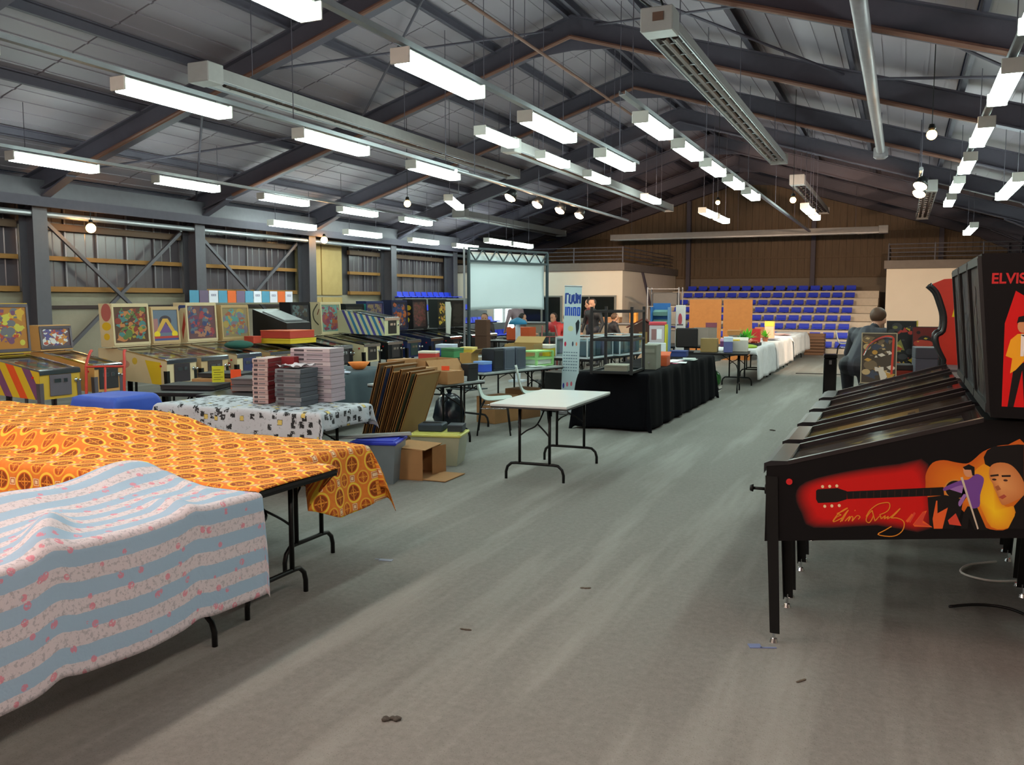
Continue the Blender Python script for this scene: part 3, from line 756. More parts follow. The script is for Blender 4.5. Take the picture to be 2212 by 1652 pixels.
for j in range(ny_ + 1):
    for i in range(nx_ + 1):
        ovf = 0.012 + 0.26 * sst(-3.75, -4.25, -6.95 + 4.0 * i / nx_)
        bq = Y0 - ovf + (Y1 + YB2 - Y0 + ovf) * j / ny_
        k_ = sst(4.10, 4.17, bq); edge = -2.945 - 0.30 * k_; ov = 0.012 + k_ * (0.30 + 0.12 * sst(4.1, 4.5, bq) - 0.06 * sst(4.6, 5.0, bq))
        eb = max(0.0, bq - Y1); ef = max(0.0, Y0 - bq)
        L_ = edge + ov + 6.95; a = -6.95 + L_ * i / nx_; ea = max(0.0, a - edge)
        X, Y = min(a, edge), max(Y0, min(bq, Y1)); z = 0.742 + bumpB(X, Y)
        d = math.hypot(ea, eb, ef)
        if d > 0:
            o1 = 0.016 * (1 - math.exp(-d / 0.02)); wv = 0.022 * min(1, d / .2) * math.sin(13 * (Y if ea > 0 else X) + 1.2)
            if ea > 0: X += o1 + 0.10 * ea + wv + (0.25 * eb if eb > 0 else 0)
            if eb > 0: Y += o1 + 0.06 * eb + wv + (0.2 * ea if ea > 0 else 0)
            if ef > 0: Y -= o1 + 0.03 * ef + wv * 0.5
            z -= d * (0.97 if d > .02 else .8)
        V.append((X, Y, z)); UV.append((a, bq))
for j in range(ny_):
    for i in range(nx_):
        k = j * (nx_ + 1) + i; F.append((k, k + 1, k + nx_ + 2, k + nx_ + 1))
me = bpy.data.meshes.new('retro_cloth'); me.from_pydata(V, [], F); me.update(); ul = me.uv_layers.new(name='UVMap')
for l in me.loops: ul.data[l.index].uv = UV[l.vertex_index]
me.materials.append(RETRO)
for p in me.polygons: p.use_smooth = True
rc = bpy.data.objects.new('retro_cloth', me); COL.objects.link(rc)
so = rc.modifiers.new('thick', 'SOLIDIFY'); so.thickness = 0.003; so.offset = 1
tag(rc, 'orange and yellow seventies ring-patterned cloth spread over several tables', 'tablecloth')
# black and white oilcloth table with boxes
folding_table('folding table under the black and white picture oilcloth', -5.35, 6.32, 1.8, 0.72, 0.74, along='x')
def bumpC(x, y): return 0.004 * math.sin(8 * x)
cloth('picture_oilcloth', 'white oilcloth printed with small black pictures, on the table of boxed goods', 'tablecloth', -5.35, 6.32, 0.92, 0.375, 0.748, (0.12, 0.16, 0.42, 0.2), COMIC, bumpC, 0.026, 0.06, 0.014, 10, seed=8)
folding_table('low folding table under the royal blue tarp', -6.76, 5.92, 0.48, 0.44, 0.80, along='x')
cloth('blue_tarp', 'royal blue tarp covering a small table behind the orange cloth', 'tablecloth', -6.76, 5.92, 0.25, 0.24, 0.81, (0.35, 0.22, 0.5, 0.2), VINYL, None, 0.04, 0.05, 0.01, 8, seed=9)
# bare white table standing in the aisle
WT = mat('white_laminate', (216, 222, 222), 0.3, 0, 0.03)
folding_table('bare white-topped folding table standing alone in the aisle', -3.13, 8.0, 0.76, 1.42, 0.74, 0.03, WT, mat('dark_edge', (40, 44, 46), 0.5))
# black draped table
folding_table('folding table hidden under the floor-length black cloth', -3.42, 13.0, 0.8, 4.2, 0.74)
cloth('black_drape', 'floor-length black cloth draped over the long table beside the aisle', 'tablecloth', -3.42, 13.02, 0.46, 2.14, 0.75, (0.73, 0.73, 0.73, 0.73), BLACKC, None, 0.045, 0.05, 0.02, 8, seed=11, corner=0.10)
# row of black-edged tables with flea-market goods
GL = mat('grey_laminate', (150, 158, 160), 0.35)
folding_table('black-edged folding table carrying the cardboard boxes', -5.08, 8.90, 0.76, 1.2, 0.74, -0.27, GL, BLACKM)
folding_table('black-edged folding table carrying the dark speaker boxes', -5.12, 11.2, 0.76, 1.75, 0.74, -0.28, GL, BLACKM)
folding_table('black-edged folding table with the tan carton behind the speakers', -5.75, 13.3, 0.76, 1.5, 0.74, -0.1, GL, BLACKM)
folding_table('folding table under the dark grey cloth with white papers', -6.95, 9.6, 0.8, 1.7, 0.74)
cloth('grey_drape', 'dark grey cloth over the table with white papers beside the leaning boards', 'tablecloth', -6.95, 9.6, 0.42, 0.88, 0.75, (0.4, 0.6, 0.62, 0.3), mat('slate_cloth', (62, 76, 84), 0.9), None, 0.05, 0.05, 0.015, 8, seed=13)
folding_table('table in front of the machines carrying black game boxes', -7.3, 7.6, 0.8, 1.5, 0.72, 0.3)
# tables towards the screen and along the aisle
folding_table('dark folding table with toys in front of the projection screen', -7.0, 13.0, 0.8, 1.5, 0.74)
folding_table('dark folding table behind the projection screen post', -8.2, 19.0, 1.8, 0.7, 0.74, along='x')
folding_table('folding table under the glass display cases', -4.82, 14.4, 0.7, 2.0, 0.74, -0.15)
folding_table('dark folding table carrying the black monitor by the white cloths', -3.2, 16.35, 1.3, 0.8, 0.74, 0.1, along='x')
for i, (y, L, lab, hem) in enumerate(((18.75, 2.6, 'white tablecloth nearest the black monitor, hanging to the floor', 0.62), (21.6, 2.9, 'white tablecloth in the middle of the food row', 0.6), (25.3, 3.9, 'white tablecloth at the far end of the row by the basket', 0.52))):
    folding_table(['folding table under the first white cloth of the row', 'folding table under the middle white cloth of the row', 'folding table under the last white cloth of the row'][i], -2.98, y, 0.76, L - 0.1, 0.74)
    cloth('white_cloth', lab, 'tablecloth', -2.98, y, 0.40, L / 2, 0.748, (0.3, hem, 0.12 if i == 0 else 0.1, 0.1), WHITEC, None, 0.06, 0.05, 0.02, 5, seed=20 + i)
folding_table('folding table far behind in the stalls left of the display stand', -6.05, 18.7, 0.7, 1.5, 0.74)

# ================================================================ pinball machines
GLASSP = glassy('playfield_glass', (235, 238, 240), 0.0, 0.08, 1.18)
def rand_print(seed, pal, w_, h_, n=22, big=0.2):
    pal = [tuple(int(q * 0.8 + 0.2 * (sum(c) / 3) * 0.85) for q in c) for c in pal]
    r = random.Random(seed); L = [(pal[0], rect(0, 0, w_, h_))]
    for k in range(n):
        c = r.choice(pal[1:]); cx, cy = r.uniform(0.12, 0.88) * w_, r.uniform(0.1, 0.9) * h_
        kind = r.random(); s = r.uniform(0.035, big) * w_ * (1.25 if k < n * .3 else 0.7)
        s = min(s, cx, w_ - cx, cy, h_ - cy)
        if kind < 0.45: p = ell(cx, cy, s, s * r.uniform(0.5, 1.0), 12)
        elif kind < 0.75:
            a = r.uniform(0, PI); p = ell(cx, cy, s * 0.95, s * 0.5, 4, a)
        else: p = ell(cx, cy, s, s, 3, r.uniform(0, 6))
        p = [(min(max(x, 0), w_), min(max(y, 0), h_)) for x, y in p]
        L.append((c, p))
    return L
FIELD = [[(196, 170, 110), (230, 200, 90), (60, 120, 90), (190, 60, 50), (240, 236, 220), (70, 90, 150), (150, 90, 40)],
         [(70, 66, 60), (150, 130, 50), (120, 110, 100), (60, 60, 70), (180, 160, 80)],
         [(60, 70, 80), (60, 110, 90), (120, 140, 150), (40, 60, 120), (170, 160, 120)]]
def clip(pts, conv):
    """clip a polygon to a convex outline"""
    a = sum(conv[i][0] * conv[(i + 1) % len(conv)][1] - conv[(i + 1) % len(conv)][0] * conv[i][1] for i in range(len(conv)))
    if a < 0: conv = conv[::-1]
    for i in range(len(conv)):
        A, B = conv[i], conv[(i + 1) % len(conv)]
        f = lambda p: (B[0] - A[0]) * (p[1] - A[1]) - (B[1] - A[1]) * (p[0] - A[0])
        out = []
        for k in range(len(pts)):
            p, q = pts[k], pts[(k + 1) % len(pts)]; fp, fq = f(p), f(q)
            if fp >= 0: out.append(p)
            if fp * fq < 0:
                t_ = fp / (fp - fq); out.append((p[0] + (q[0] - p[0]) * t_, p[1] + (q[1] - p[1]) * t_))
        pts = out
        if len(pts) < 3: return []
    return pts
def pinball(label, cx, cy, rz, bodyc, sidea=None, glass=None, field=0, modern=False, bbside=None, doorc=(40, 38, 42), trim=None, bbw=0.68, bbh=None, group=None, bb=True, z0=0.0, legs=True, hpow=1.0, name='pinball_machine', wd=0.56, seed=1, pside=-1, lean=0.03, fprint=None):
    """local x points to the player, y across"""
    t = thing(name, label, 'pinball machine', (cx, cy, z0), rz, group)
    bm_ = bodyc if not isinstance(bodyc, tuple) else mat('cabinet_%d_%d_%d' % bodyc, bodyc, 0.5, 0, 0.05, spec=0.15 if max(bodyc) < 60 else 0.4)
    hw = wd / 2
    zb0, zb1, zt0, zt1 = (0.51, 0.68, 0.89, 1.17) if modern else (0.50, 0.56, 0.84, 1.0)
    xf, xb = 0.65, -0.68
    rail = mat('siderail_dark', (60, 56, 58), 0.3, 0.7) if modern else CHROME
    # cabinet: two sides, front, floor, back panel shelf
    b = bm_new()
    prof_ = [(xf, zb0), (xf, zt0), (xf - 0.12, zt0 + 0.02), (-0.28, zt1), (xb, zt1), (xb, zb1)]
    for s in (-1, 1): prism(b, prof_, s * hw, s * (hw - 0.02))
    prism(b, [(xf, zb0), (xf, zt0), (xf - 0.02, zt0), (xf - 0.02, zb0)], -hw + 0.02, hw - 0.02)
    prism(b, [(xf - .02, zb0), (xf - .02, zb0 + 0.02), (xb, zb1 + 0.02), (xb, zb1)], -hw + 0.02, hw - 0.02)
    prism(b, [(xb, zb1), (xb + 0.02, zb1), (xb + 0.02, zt1), (xb, zt1)], -hw + 0.02, hw - 0.02)
    prism(b, [(-0.28, zt1 - 0.02), (-0.28, zt1), (xb, zt1), (xb, zt1 - 0.02)], -hw + 0.02, hw - 0.02)
    obj('cabinet', b, bm_, t)
    # rails, lock bar, glass, playfield
    dx = xf - 0.12 + 0.28; dz = zt1 - zt0 - 0.02; sl = dz / dx
    b = bm_new()
    for s in (-1, 1):
        b2 = bm_new(); prism(b2, [(xf - 0.1, zt0 + 0.012), (-0.28, zt1 - 0.012), (-0.28, zt1 + 0.008), (xf - 0.1, zt0 + 0.032)], s * (hw - 0.03), s * (hw + 0.004))
        obj('side_rail', b2, rail, t)
    b.free()
    b = bm_new(); prism(b, [(xf + 0.012, zt0 - 0.04), (xf + 0.012, zt0 + 0.012), (xf - 0.02, zt0 + 0.026), (xf - 0.1, zt0 + 0.03), (xf - 0.1, zt0 + 0.012), (xf, zt0 - 0.002)], -hw - 0.004, hw + 0.004)
    obj('lock_bar', b, mat('lockbar_black', (48, 48, 52), 0.3, 0.6) if modern else CHROME, t)
    b = bm_new(); b.faces.new([b.verts.new(q) for q in ((xf - 0.1, -hw + 0.03, zt0 + 0.016), (xf - 0.1, hw - 0.03, zt0 + 0.016), (-0.28, hw - 0.03, zt1 - 0.004), (-0.28, -hw + 0.03, zt1 - 0.004))])
    obj('glass', b, GLASSP, t)
    pf = FIELD[field]
    L_ = math.hypot(dx, dz)
    pa = art('playfield', t, (xf - 0.06, hw - 0.025, zt0 - 0.022), (-1 / math.hypot(1, sl * .97), 0, sl * .97 / math.hypot(1, sl * .97)), (0, -1, 0), fprint or rand_print(seed * 3 + field, pf, L_ - 0.0, wd - 0.05, 34))
    # front: coin door, plunger, buttons
    b = bm_new(); bx(b, (xf + 0.006, 0, zb0 + 0.165), (0.014, 0.30, 0.26), bev=0.004); d = obj('coin_door', b, mat('door_%d_%d_%d' % doorc, doorc, 0.45), t)
    b = bm_new(); bx(b, (xf + 0.016, -0.05, zb0 + 0.22), (0.01, 0.10, 0.05), bev=0.003); bx(b, (xf + 0.016, 0.06, zb0 + 0.22), (0.01, 0.06, 0.05), bev=0.003); obj('coin_slot', b, CHROME, d)
    b = bm_new(); cyl(b, (xf, hw - 0.06, zt0 - 0.13), (xf + 0.075, hw - 0.06, zt0 - 0.13), 0.008, n=8); cyl(b, (xf + 0.07, hw - 0.06, zt0 - 0.13), (xf + 0.085, hw - 0.06, zt0 - 0.13), 0.02, 0.016, 12); cyl(b, (xf, hw - 0.06, zt0 - 0.13), (xf + 0.012, hw - 0.06, zt0 - 0.13), 0.026, n=12)
    obj('plunger', b, CHROME if not modern else BLACKM, t, True)
    for s in (-1, 1):
        b = bm_new(); cyl(b, (xf - 0.11, s * hw, zt0 - 0.07), (xf - 0.11, s * (hw + 0.012), zt0 - 0.07), 0.015, n=12)
        obj('flipper_button', b, mat('button_red', (200, 30, 34), 0.3), t)
    # legs: angle iron with levellers
    if legs:
        lm = trim or BLACKM; legin = 0.045 if modern else -0.02
        for sx_, xx, zt in ((1, xf - 0.012, zt0 - 0.05 if modern else zb0 + 0.2), (-1, xb + 0.012, zb1 + 0.22)):
            for s in (-1, 1):
                b = bm_new(); yy = s * (hw + 0.006); k = 0.04
                for (A, B) in (((xx + 0.012 * sx_, yy), (xx + 0.012 * sx_, yy - s * 0.055)), ((xx + 0.012 * sx_, yy), (xx + 0.012 * sx_ - sx_ * 0.055, yy))):
                    pts = []
                    for (px, py), zz in ((A, zt), (B, zt), (B, 0.05), (A, 0.05)):
                        f = (zt - zz) / zt
                        nx = px - sx_ * legin * f
                        # the flange narrows towards the foot
                        if (px, py) == B and zz < 0.1: nx = A[0] + (B[0] - A[0]) * 0.8 - sx_ * legin * f; py = A[1] + (B[1] - A[1]) * 0.8
                        pts.append((nx, py, zz))
                    nrm = Vector((1, 0, 0)) * sx_ if A[0] == B[0] else Vector((0, 1, 0)) * s
                    v1 = [b.verts.new(p) for p in pts]; v2 = [b.verts.new(Vector(p) + nrm * 0.004) for p in pts]
                    b.faces.new(v1); b.faces.new(v2[::-1])
                    for q in range(4): b.faces.new((v1[q], v2[q], v2[(q + 1) % 4], v1[(q + 1) % 4]))
                bmesh.ops.recalc_face_normals(b, faces=b.faces[:])
                lg = obj('leg', b, lm, t)
                b = bm_new(); fx = xx + 0.012 * sx_ - sx_ * legin - sx_ * 0.012; fy = yy - s * 0.014
                cyl(b, (fx, fy, 0.0), (fx, fy, 0.018), 0.022, 0.016, 12); cyl(b, (fx, fy, 0.01), (fx, fy, 0.075), 0.007, n=8)
                obj('leveller', b, CHROME, lg)
    # side print
    if sidea:
        pr = [(p[0] - xb, p[1]) if pside < 0 else (xf - p[0], p[1]) for p in prof_]
        lay = [(c, clip(pts, pr)) if not isinstance(c, list) else (c, pts) for c, pts in sidea]
        lay = [(c, p) for c, p in lay if len(p) > 2]
        if pside < 0: art('side_print', t, (xb, -hw, 0), (1, 0, 0), (0, 0, 1), lay)
        else: art('side_print', t, (xf, hw, 0), (-1, 0, 0), (0, 0, 1), lay)
    # backbox
    if bb:
        H0 = zt1; H1 = bbh or (1.90 if modern else 1.63); bw = bbw / 2
        b = bm_new(); x0, x1 = -0.30, -0.30 - (0.28 if modern else 0.24)
        prism(b, [(x0, H0 + 0.02), (x0 - lean, H1), (x1 - lean, H1), (x1, H0 + 0.02)], -bw, bw)
        bbo = obj('backbox', b, bm_, t)
        gw, gh = bbw - 0.07, (H1 - H0) - 0.12
        n1 = Vector((-lean, 0, H1 - H0 - 0.02)).normalized()
        o_ = Vector((x0 + 0.002, -gw / 2, H0 + 0.08)) + n1 * 0
        o_.x = x0 - lean * (0.06 / (H1 - H0)) + 0.002
        art('backglass', t, o_, (0, 1, 0), n1, glass(gw, gh) if callable(glass) else rand_print(seed, glass or FIELD[0], gw, gh, 95, 0.16))
        b = bm_new()
        for (yy, zz, sy, sz) in ((0, H0 + 0.06, bbw - 0.02, 0.04), (0, H1 - 0.03, bbw - 0.02, 0.04)):
            bx(b, (x0 + 0.006 - lean * (zz - H0) / (H1 - H0), yy, zz), (0.02, sy, sz))
        for s in (-1, 1):
            prism(b, [(x0 - 0.004, H0 + 0.05), (x0 + 0.016, H0 + 0.05), (x0 + 0.016 - lean, H1 - 0.02), (x0 - 0.004 - lean, H1 - 0.02)], s * (bw - 0.035), s * (bw - 0.005))
        obj('glass_frame', b, trim if (trim and not modern) else (bm_ if not modern else BLACKP), t)
        if bbside:
            if pside < 0: art('backbox_print', t, (x1, -bw, H0 + 0.02), (1, 0, 0), (0, 0, 1), bbside)
            else: art('backbox_print', t, (x0, bw, 0), (-1, 0, 0), (0, 0, 1), bbside)
    return t

# printed side of the black machine, (distance from the front, height) outlines
EL = dict(
    glow_outer=[(0.139, 0.754), (0.186, 0.825), (0.369, 0.892), (0.596, 0.946), (0.716, 0.955), (0.741, 0.654), (0.51, 0.643), (0.228, 0.602), (0.17, 0.667)],
    glow=[(0.167, 0.749), (0.207, 0.812), (0.383, 0.871), (0.597, 0.911), (0.708, 0.916), (0.721, 0.751), (0.637, 0.714), (0.477, 0.662), (0.255, 0.623), (0.197, 0.685)],
    gold=[(0.708, 0.867), (0.709, 0.912), (0.733, 0.96), (0.778, 0.976), (0.824, 0.97), (0.869, 0.967), (0.896, 0.985), (0.933, 1.026), (0.987, 1.055), (1.03, 1.064), (1.09, 1.075), (1.103, 0.794), (1.071, 0.76), (1.047, 0.688), (0.977, 0.677), (0.908, 0.711), (0.826, 0.78), (0.722, 0.796)],
    yellow=[(0.899, 0.928), (0.946, 0.976), (0.969, 0.965), (0.997, 0.835), (1.032, 0.787), (1.064, 0.791), (1.071, 0.76), (1.052, 0.694), (0.982, 0.687), (0.933, 0.778), (0.885, 0.85)],
    hole=[(0.832, 0.845)],
    neck=[(0.372, 0.794), (0.782, 0.852), (0.787, 0.814), (0.376, 0.758)],
    head=[(0.234, 0.785), (0.242, 0.793), (0.331, 0.807), (0.372, 0.796), (0.374, 0.757), (0.333, 0.739), (0.245, 0.726), (0.235, 0.744)],
    pegs=[(0.263, 0.808), (0.295, 0.812), (0.327, 0.817), (0.276, 0.713), (0.308, 0.718), (0.341, 0.723)],
    dark=[(0.719, 0.799), (0.791, 0.816), (0.865, 0.803), (0.857, 0.731), (0.831, 0.664), (0.734, 0.653)],
    crowd=[[(0.744, 0.7), (0.755, 0.786), (0.76, 0.787), (0.763, 0.728), (0.804, 0.759), (0.786, 0.659), (0.751, 0.655)], [(0.639, 0.683), (0.667, 0.725), (0.673, 0.719), (0.651, 0.671)], [(0.663, 0.665), (0.702, 0.729), (0.719, 0.737), (0.703, 0.689), (0.745, 0.661), (0.67, 0.656)], [(0.807, 0.7), (0.837, 0.736), (0.862, 0.68), (0.813, 0.682)], [(0.632, 0.678), (0.656, 0.716), (0.663, 0.71), (0.642, 0.672)], [(0.665, 0.664), (0.706, 0.732), (0.713, 0.722), (0.702, 0.678), (0.74, 0.665)]],
    jacket=[(0.881, 0.895), (0.91, 0.923), (0.938, 0.912), (0.942, 0.887), (0.931, 0.829), (0.93, 0.777), (0.895, 0.768), (0.881, 0.824), (0.855, 0.77), (0.846, 0.789), (0.874, 0.849), (0.851, 0.866), (0.79, 0.835), (0.786, 0.851), (0.85, 0.889)],
    fhead=[(0.859, 0.95), (0.88, 0.962), (0.901, 0.947), (0.899, 0.915), (0.877, 0.907), (0.863, 0.919)],
    fhair=[(0.856, 0.95), (0.88, 0.965), (0.903, 0.954), (0.905, 0.916), (0.896, 0.915), (0.89, 0.94), (0.865, 0.939)],
    trouser=[(0.883, 0.773), (0.922, 0.77), (0.96, 0.684), (0.971, 0.673), (0.916, 0.667), (0.891, 0.722), (0.888, 0.67), (0.86, 0.667), (0.868, 0.739)],
    stick=[(0.849, 0.902), (0.858, 0.905), (0.932, 0.675), (0.927, 0.671)],
    hair=[(0.937, 1.001), (0.949, 1.033), (0.986, 1.061), (1.04, 1.068), (1.09, 1.068), (1.101, 0.845), (1.075, 0.892), (1.062, 0.948), (1.034, 0.977), (0.99, 0.98), (0.964, 0.959), (0.944, 0.97)],
    face=[(0.964, 0.959), (0.99, 0.98), (1.033, 0.98), (1.067, 0.954), (1.098, 0.901), (1.101, 0.845), (1.068, 0.816), (1.031, 0.794), (1.015, 0.798), (0.996, 0.841), (0.984, 0.865), (0.978, 0.884), (0.963, 0.914)],
    brow=[(0.966, 0.918), (0.998, 0.927), (1.041, 0.933), (1.047, 0.915), (1.021, 0.903), (0.999, 0.911), (0.972, 0.906)],
    nose=[(0.987, 0.872), (1.0, 0.88), (1.012, 0.862), (0.996, 0.854)],
    mouth=[(1.003, 0.826), (1.024, 0.841), (1.035, 0.832), (1.019, 0.818)],
    collar=[(1.101, 0.845), (1.064, 0.791), (1.074, 0.76), (1.047, 0.688), (1.108, 0.694)],
    sig=[[(0.315, 0.645), (0.337, 0.682), (0.366, 0.708), (0.378, 0.714), (0.354, 0.695), (0.333, 0.683), (0.351, 0.679), (0.331, 0.666), (0.317, 0.643), (0.328, 0.646), (0.355, 0.664)], [(0.349, 0.645), (0.365, 0.681), (0.382, 0.705), (0.372, 0.685), (0.356, 0.649)], [(0.37, 0.651), (0.39, 0.676), (0.384, 0.652), (0.397, 0.676), (0.404, 0.67), (0.401, 0.654), (0.418, 0.679), (0.428, 0.683), (0.435, 0.677), (0.428, 0.666)], [(0.413, 0.708), (0.411, 0.705)], [(0.501, 0.665), (0.489, 0.705), (0.485, 0.712), (0.466, 0.684), (0.463, 0.661), (0.477, 0.655), (0.49, 0.679), (0.493, 0.694)], [(0.462, 0.683), (0.478, 0.715), (0.508, 0.744), (0.538, 0.756), (0.558, 0.757), (0.562, 0.738), (0.55, 0.715), (0.52, 0.697)], [(0.504, 0.669), (0.523, 0.693), (0.527, 0.679), (0.544, 0.695), (0.541, 0.68), (0.557, 0.693), (0.554, 0.681), (0.574, 0.698), (0.606, 0.735), (0.593, 0.715), (0.577, 0.695), (0.571, 0.687), (0.594, 0.689), (0.618, 0.681), (0.627, 0.663), (0.62, 0.632), (0.597, 0.608), (0.564, 0.598), (0.516, 0.602), (0.543, 0.624), (0.572, 0.646)]])
def roundp(p, k=3):
    q = smoothpts([p[-1]] + list(p) + [p[0], p[1]], k); return q[k:-k - 1]
def elvis_side():
    L = []
    for q in ('glow_outer', 'gold', 'yellow', 'face', 'jacket', 'fhead'): EL[q] = roundp(EL[q])
    red, blk = (196, 16, 12), (14, 12, 13)
    go = EL['glow_outer']; gi = EL['glow']
    c = (0.48, 0.775)
    # soft red glow: fan from the middle outwards to black
    n = len(go)
    for i in range(n):
        a, b = go[i], go[(i + 1) % n]
        ia = (c[0] + (a[0] - c[0]) * .80, c[1] + (a[1] - c[1]) * .70); ib = (c[0] + (b[0] - c[0]) * .80, c[1] + (b[1] - c[1]) * .70)
        L.append(([red, red, red], [c, ia, ib])); L.append(([red, blk, blk, red], [ia, a, b, ib]))
    g = EL['gold']; cg = (0.93, 0.85); n = len(g)
    for i in range(n): L.append(([(238, 150, 28), (196, 92, 22), (196, 92, 22)], [cg, g[i], g[(i + 1) % n]]))
    y = EL['yellow']; cy = (0.99, 0.76)
    for i in range(len(y)): L.append(([(246, 206, 30), (226, 150, 26), (226, 150, 26)], [cy, y[i], y[(i + 1) % len(y)]]))
    h = EL['hole'][0]
    L.append(((200, 140, 60), ell(h[0], h[1], 0.047, 0.047, 24))); L.append((blk, ell(h[0], h[1], 0.041, 0.041, 24)))
    L.append((blk, EL['dark'])); L.append((blk, EL['neck'])); L.append((blk, EL['head']))
    for p in EL['pegs']: L.append(((226, 206, 160), ell(p[0], p[1], 0.007, 0.008, 8)))
    for k in range(12):
        u = 0.40 + k * 0.030; L.append(((70, 40, 34), rect(u, 0.7965 + (u - .40) * .13 - .034, u + 0.002, 0.7965 + (u - .40) * .13 - .002)))
    for i, p in enumerate(EL['crowd']): L.append((((222, 96, 40), (206, 70, 50))[i % 2], p))
    L.append((blk, EL['trouser'])); L.append(((112, 70, 150), EL['jacket'])); L.append(((208, 150, 110), EL['fhead'])); L.append((blk, EL['fhair']))
    L.append(((150, 110, 180), EL['jacket'][21:36])); L.append(((200, 190, 170), EL['stick']))
    L.append((blk, EL['hair']))
    f = EL['face']; cf = (1.01, 0.885); lit, sh = (226, 164, 100), (196, 122, 66)
    for i in range(len(f)): L.append(([lit, sh, sh], [cf, f[i], f[(i + 1) % len(f)]]))
    L.append(((40, 26, 22), [(0.966, 0.923), (0.998, 0.930), (1.000, 0.922), (0.968, 0.915)])); L.append(((40, 26, 22), [(1.010, 0.926), (1.046, 0.930), (1.046, 0.921), (1.012, 0.918)]))
    for ex in (0.983, 1.027): L.append(((60, 36, 30), ell(ex, 0.904, 0.009, 0.005, 10)))
    L.append(((166, 96, 56), EL['nose'])); L.append(((170, 76, 60), EL['mouth'])); L.append((blk, EL['collar']))
    for s in EL['sig']:
        for q in ribbon(smoothpts(s, 3), 0.0042): L.append(((216, 140, 40), q))
    return L
def elvis_bb():
    # (distance back from the lower front corner, height)
    L = []; r = (208, 12, 14); bk = (14, 12, 14)
    L.append((r, [(0.04, 1.24), (0.035, 1.60), (0.07, 1.74), (0.10, 1.72), (0.13, 1.75), (0.18, 1.6), (0.21, 1.24)]))
    L.append((bk, [(0.062, 1.24), (0.078, 1.42), (0.135, 1.44), (0.145, 1.24), (0.125, 1.24), (0.11, 1.40), (0.085, 1.24)]))
    L.append(((238, 170, 30), [(0.045, 1.46), (0.06, 1.53), (0.085, 1.555), (0.13, 1.56), (0.165, 1.53), (0.175, 1.44), (0.15, 1.44), (0.14, 1.38), (0.115, 1.44), (0.085, 1.40), (0.065, 1.385), (0.07, 1.45)]))
    L.append(((236, 232, 226), [(0.098, 1.555), (0.118, 1.555), (0.112, 1.46), (0.10, 1.46)])); L.append((bk, [(0.095, 1.552), (0.122, 1.552), (0.108, 1.545)]))
    L.append(((206, 146, 100), ell(0.105, 1.59, 0.022, 0.03, 14))); L.append((bk, [(0.08, 1.60), (0.085, 1.628), (0.11, 1.635), (0.13, 1.62), (0.128, 1.59), (0.118, 1.607), (0.09, 1.606)]))
    return L
EDG = -PI
def rm(label, near, **kw):
    return pinball(label, 0.07, near + 0.28, PI, kw.pop('body', (16, 15, 17)), modern=True, pside=1, lean=-0.066, bbw=0.70, **kw)
ev = rm('black pinball machine with red and gold guitar print on its side', 4.36, sidea=elvis_side(), bbside=elvis_bb(), glass=[(24, 12, 16), (44, 18, 20), (50, 36, 24)], field=1, seed=4)
M = Matrix.Translation((-0.30 + 0.025, 0.3515, 1.772)) @ Matrix(((-1, 0, 0, 0), (0, 0, 1, 0), (0, 1, 0, 0), (0, 0, 0, 1)))
text_obj('lettering', 'ELVIS', 0.062, mat('print_red', (196, 20, 24), 0.5), ev, M, 0.0006, 0.0016, 0.92)
rm('black pinball machine with pale wooden playfield, second in the right-hand row', 5.08, fprint=[((60, 52, 44), rect(0, 0, .94, .51)), ((196, 152, 84), rect(0.02, .02, .66, .51)), ((150, 130, 60), rect(.02, .3, .2, .51)), ((230, 226, 210), ell(.12, .12, .05, .05)), ((90, 50, 30), rect(.6, .1, .64, .4))], glass=[(20, 22, 36), (30, 30, 46), (26, 26, 40)], seed=5, body=(24, 24, 30))
rm('dark pinball machine with yellow playfield stripe, third in the right-hand row', 5.84, fprint=[((72, 64, 52), rect(0, 0, .94, .51)), ((170, 146, 30), rect(0.0, .28, .62, .51)), ((120, 110, 50), rect(.3, .3, .8, .45)), ((226, 226, 220), ell(.05, .4, .03, .05)), ((150, 50, 36), rect(.7, .3, .9, .5))], glass=[(16, 18, 32), (26, 26, 36)], seed=6, body=(22, 22, 28))
rm('grey-brown pinball machine with dark side rails, fourth in the right-hand row', 6.62, fprint=[((96, 86, 66), rect(0, 0, .94, .51)), ((120, 104, 60), rect(.1, .2, .8, .5)), ((80, 74, 70), rect(.4, .0, .94, .2))], glass=[(24, 20, 24), (36, 28, 30)], seed=7, body=(60, 54, 54), bb=False)
rm('grey pinball machine with a red lightning stripe along its side', 7.42, fprint=[((112, 102, 104), rect(0, 0, .94, .51)), ((160, 30, 34), [(.25, .36), (.94, .2), (.94, .36)]), ((150, 140, 140), rect(0, .4, .6, .51)), ((120, 30, 34), rect(.85, .0, .94, .51))], glass=[(40, 16, 18), (60, 24, 24)], seed=8, body=(88, 80, 82), bb=False, sidea=[((150, 20, 24), [(0.25, 0.86), (1.05, 1.06), (1.05, 0.96)]), ((120, 24, 26), rect(1.0, 0.7, 1.33, 1.17))])

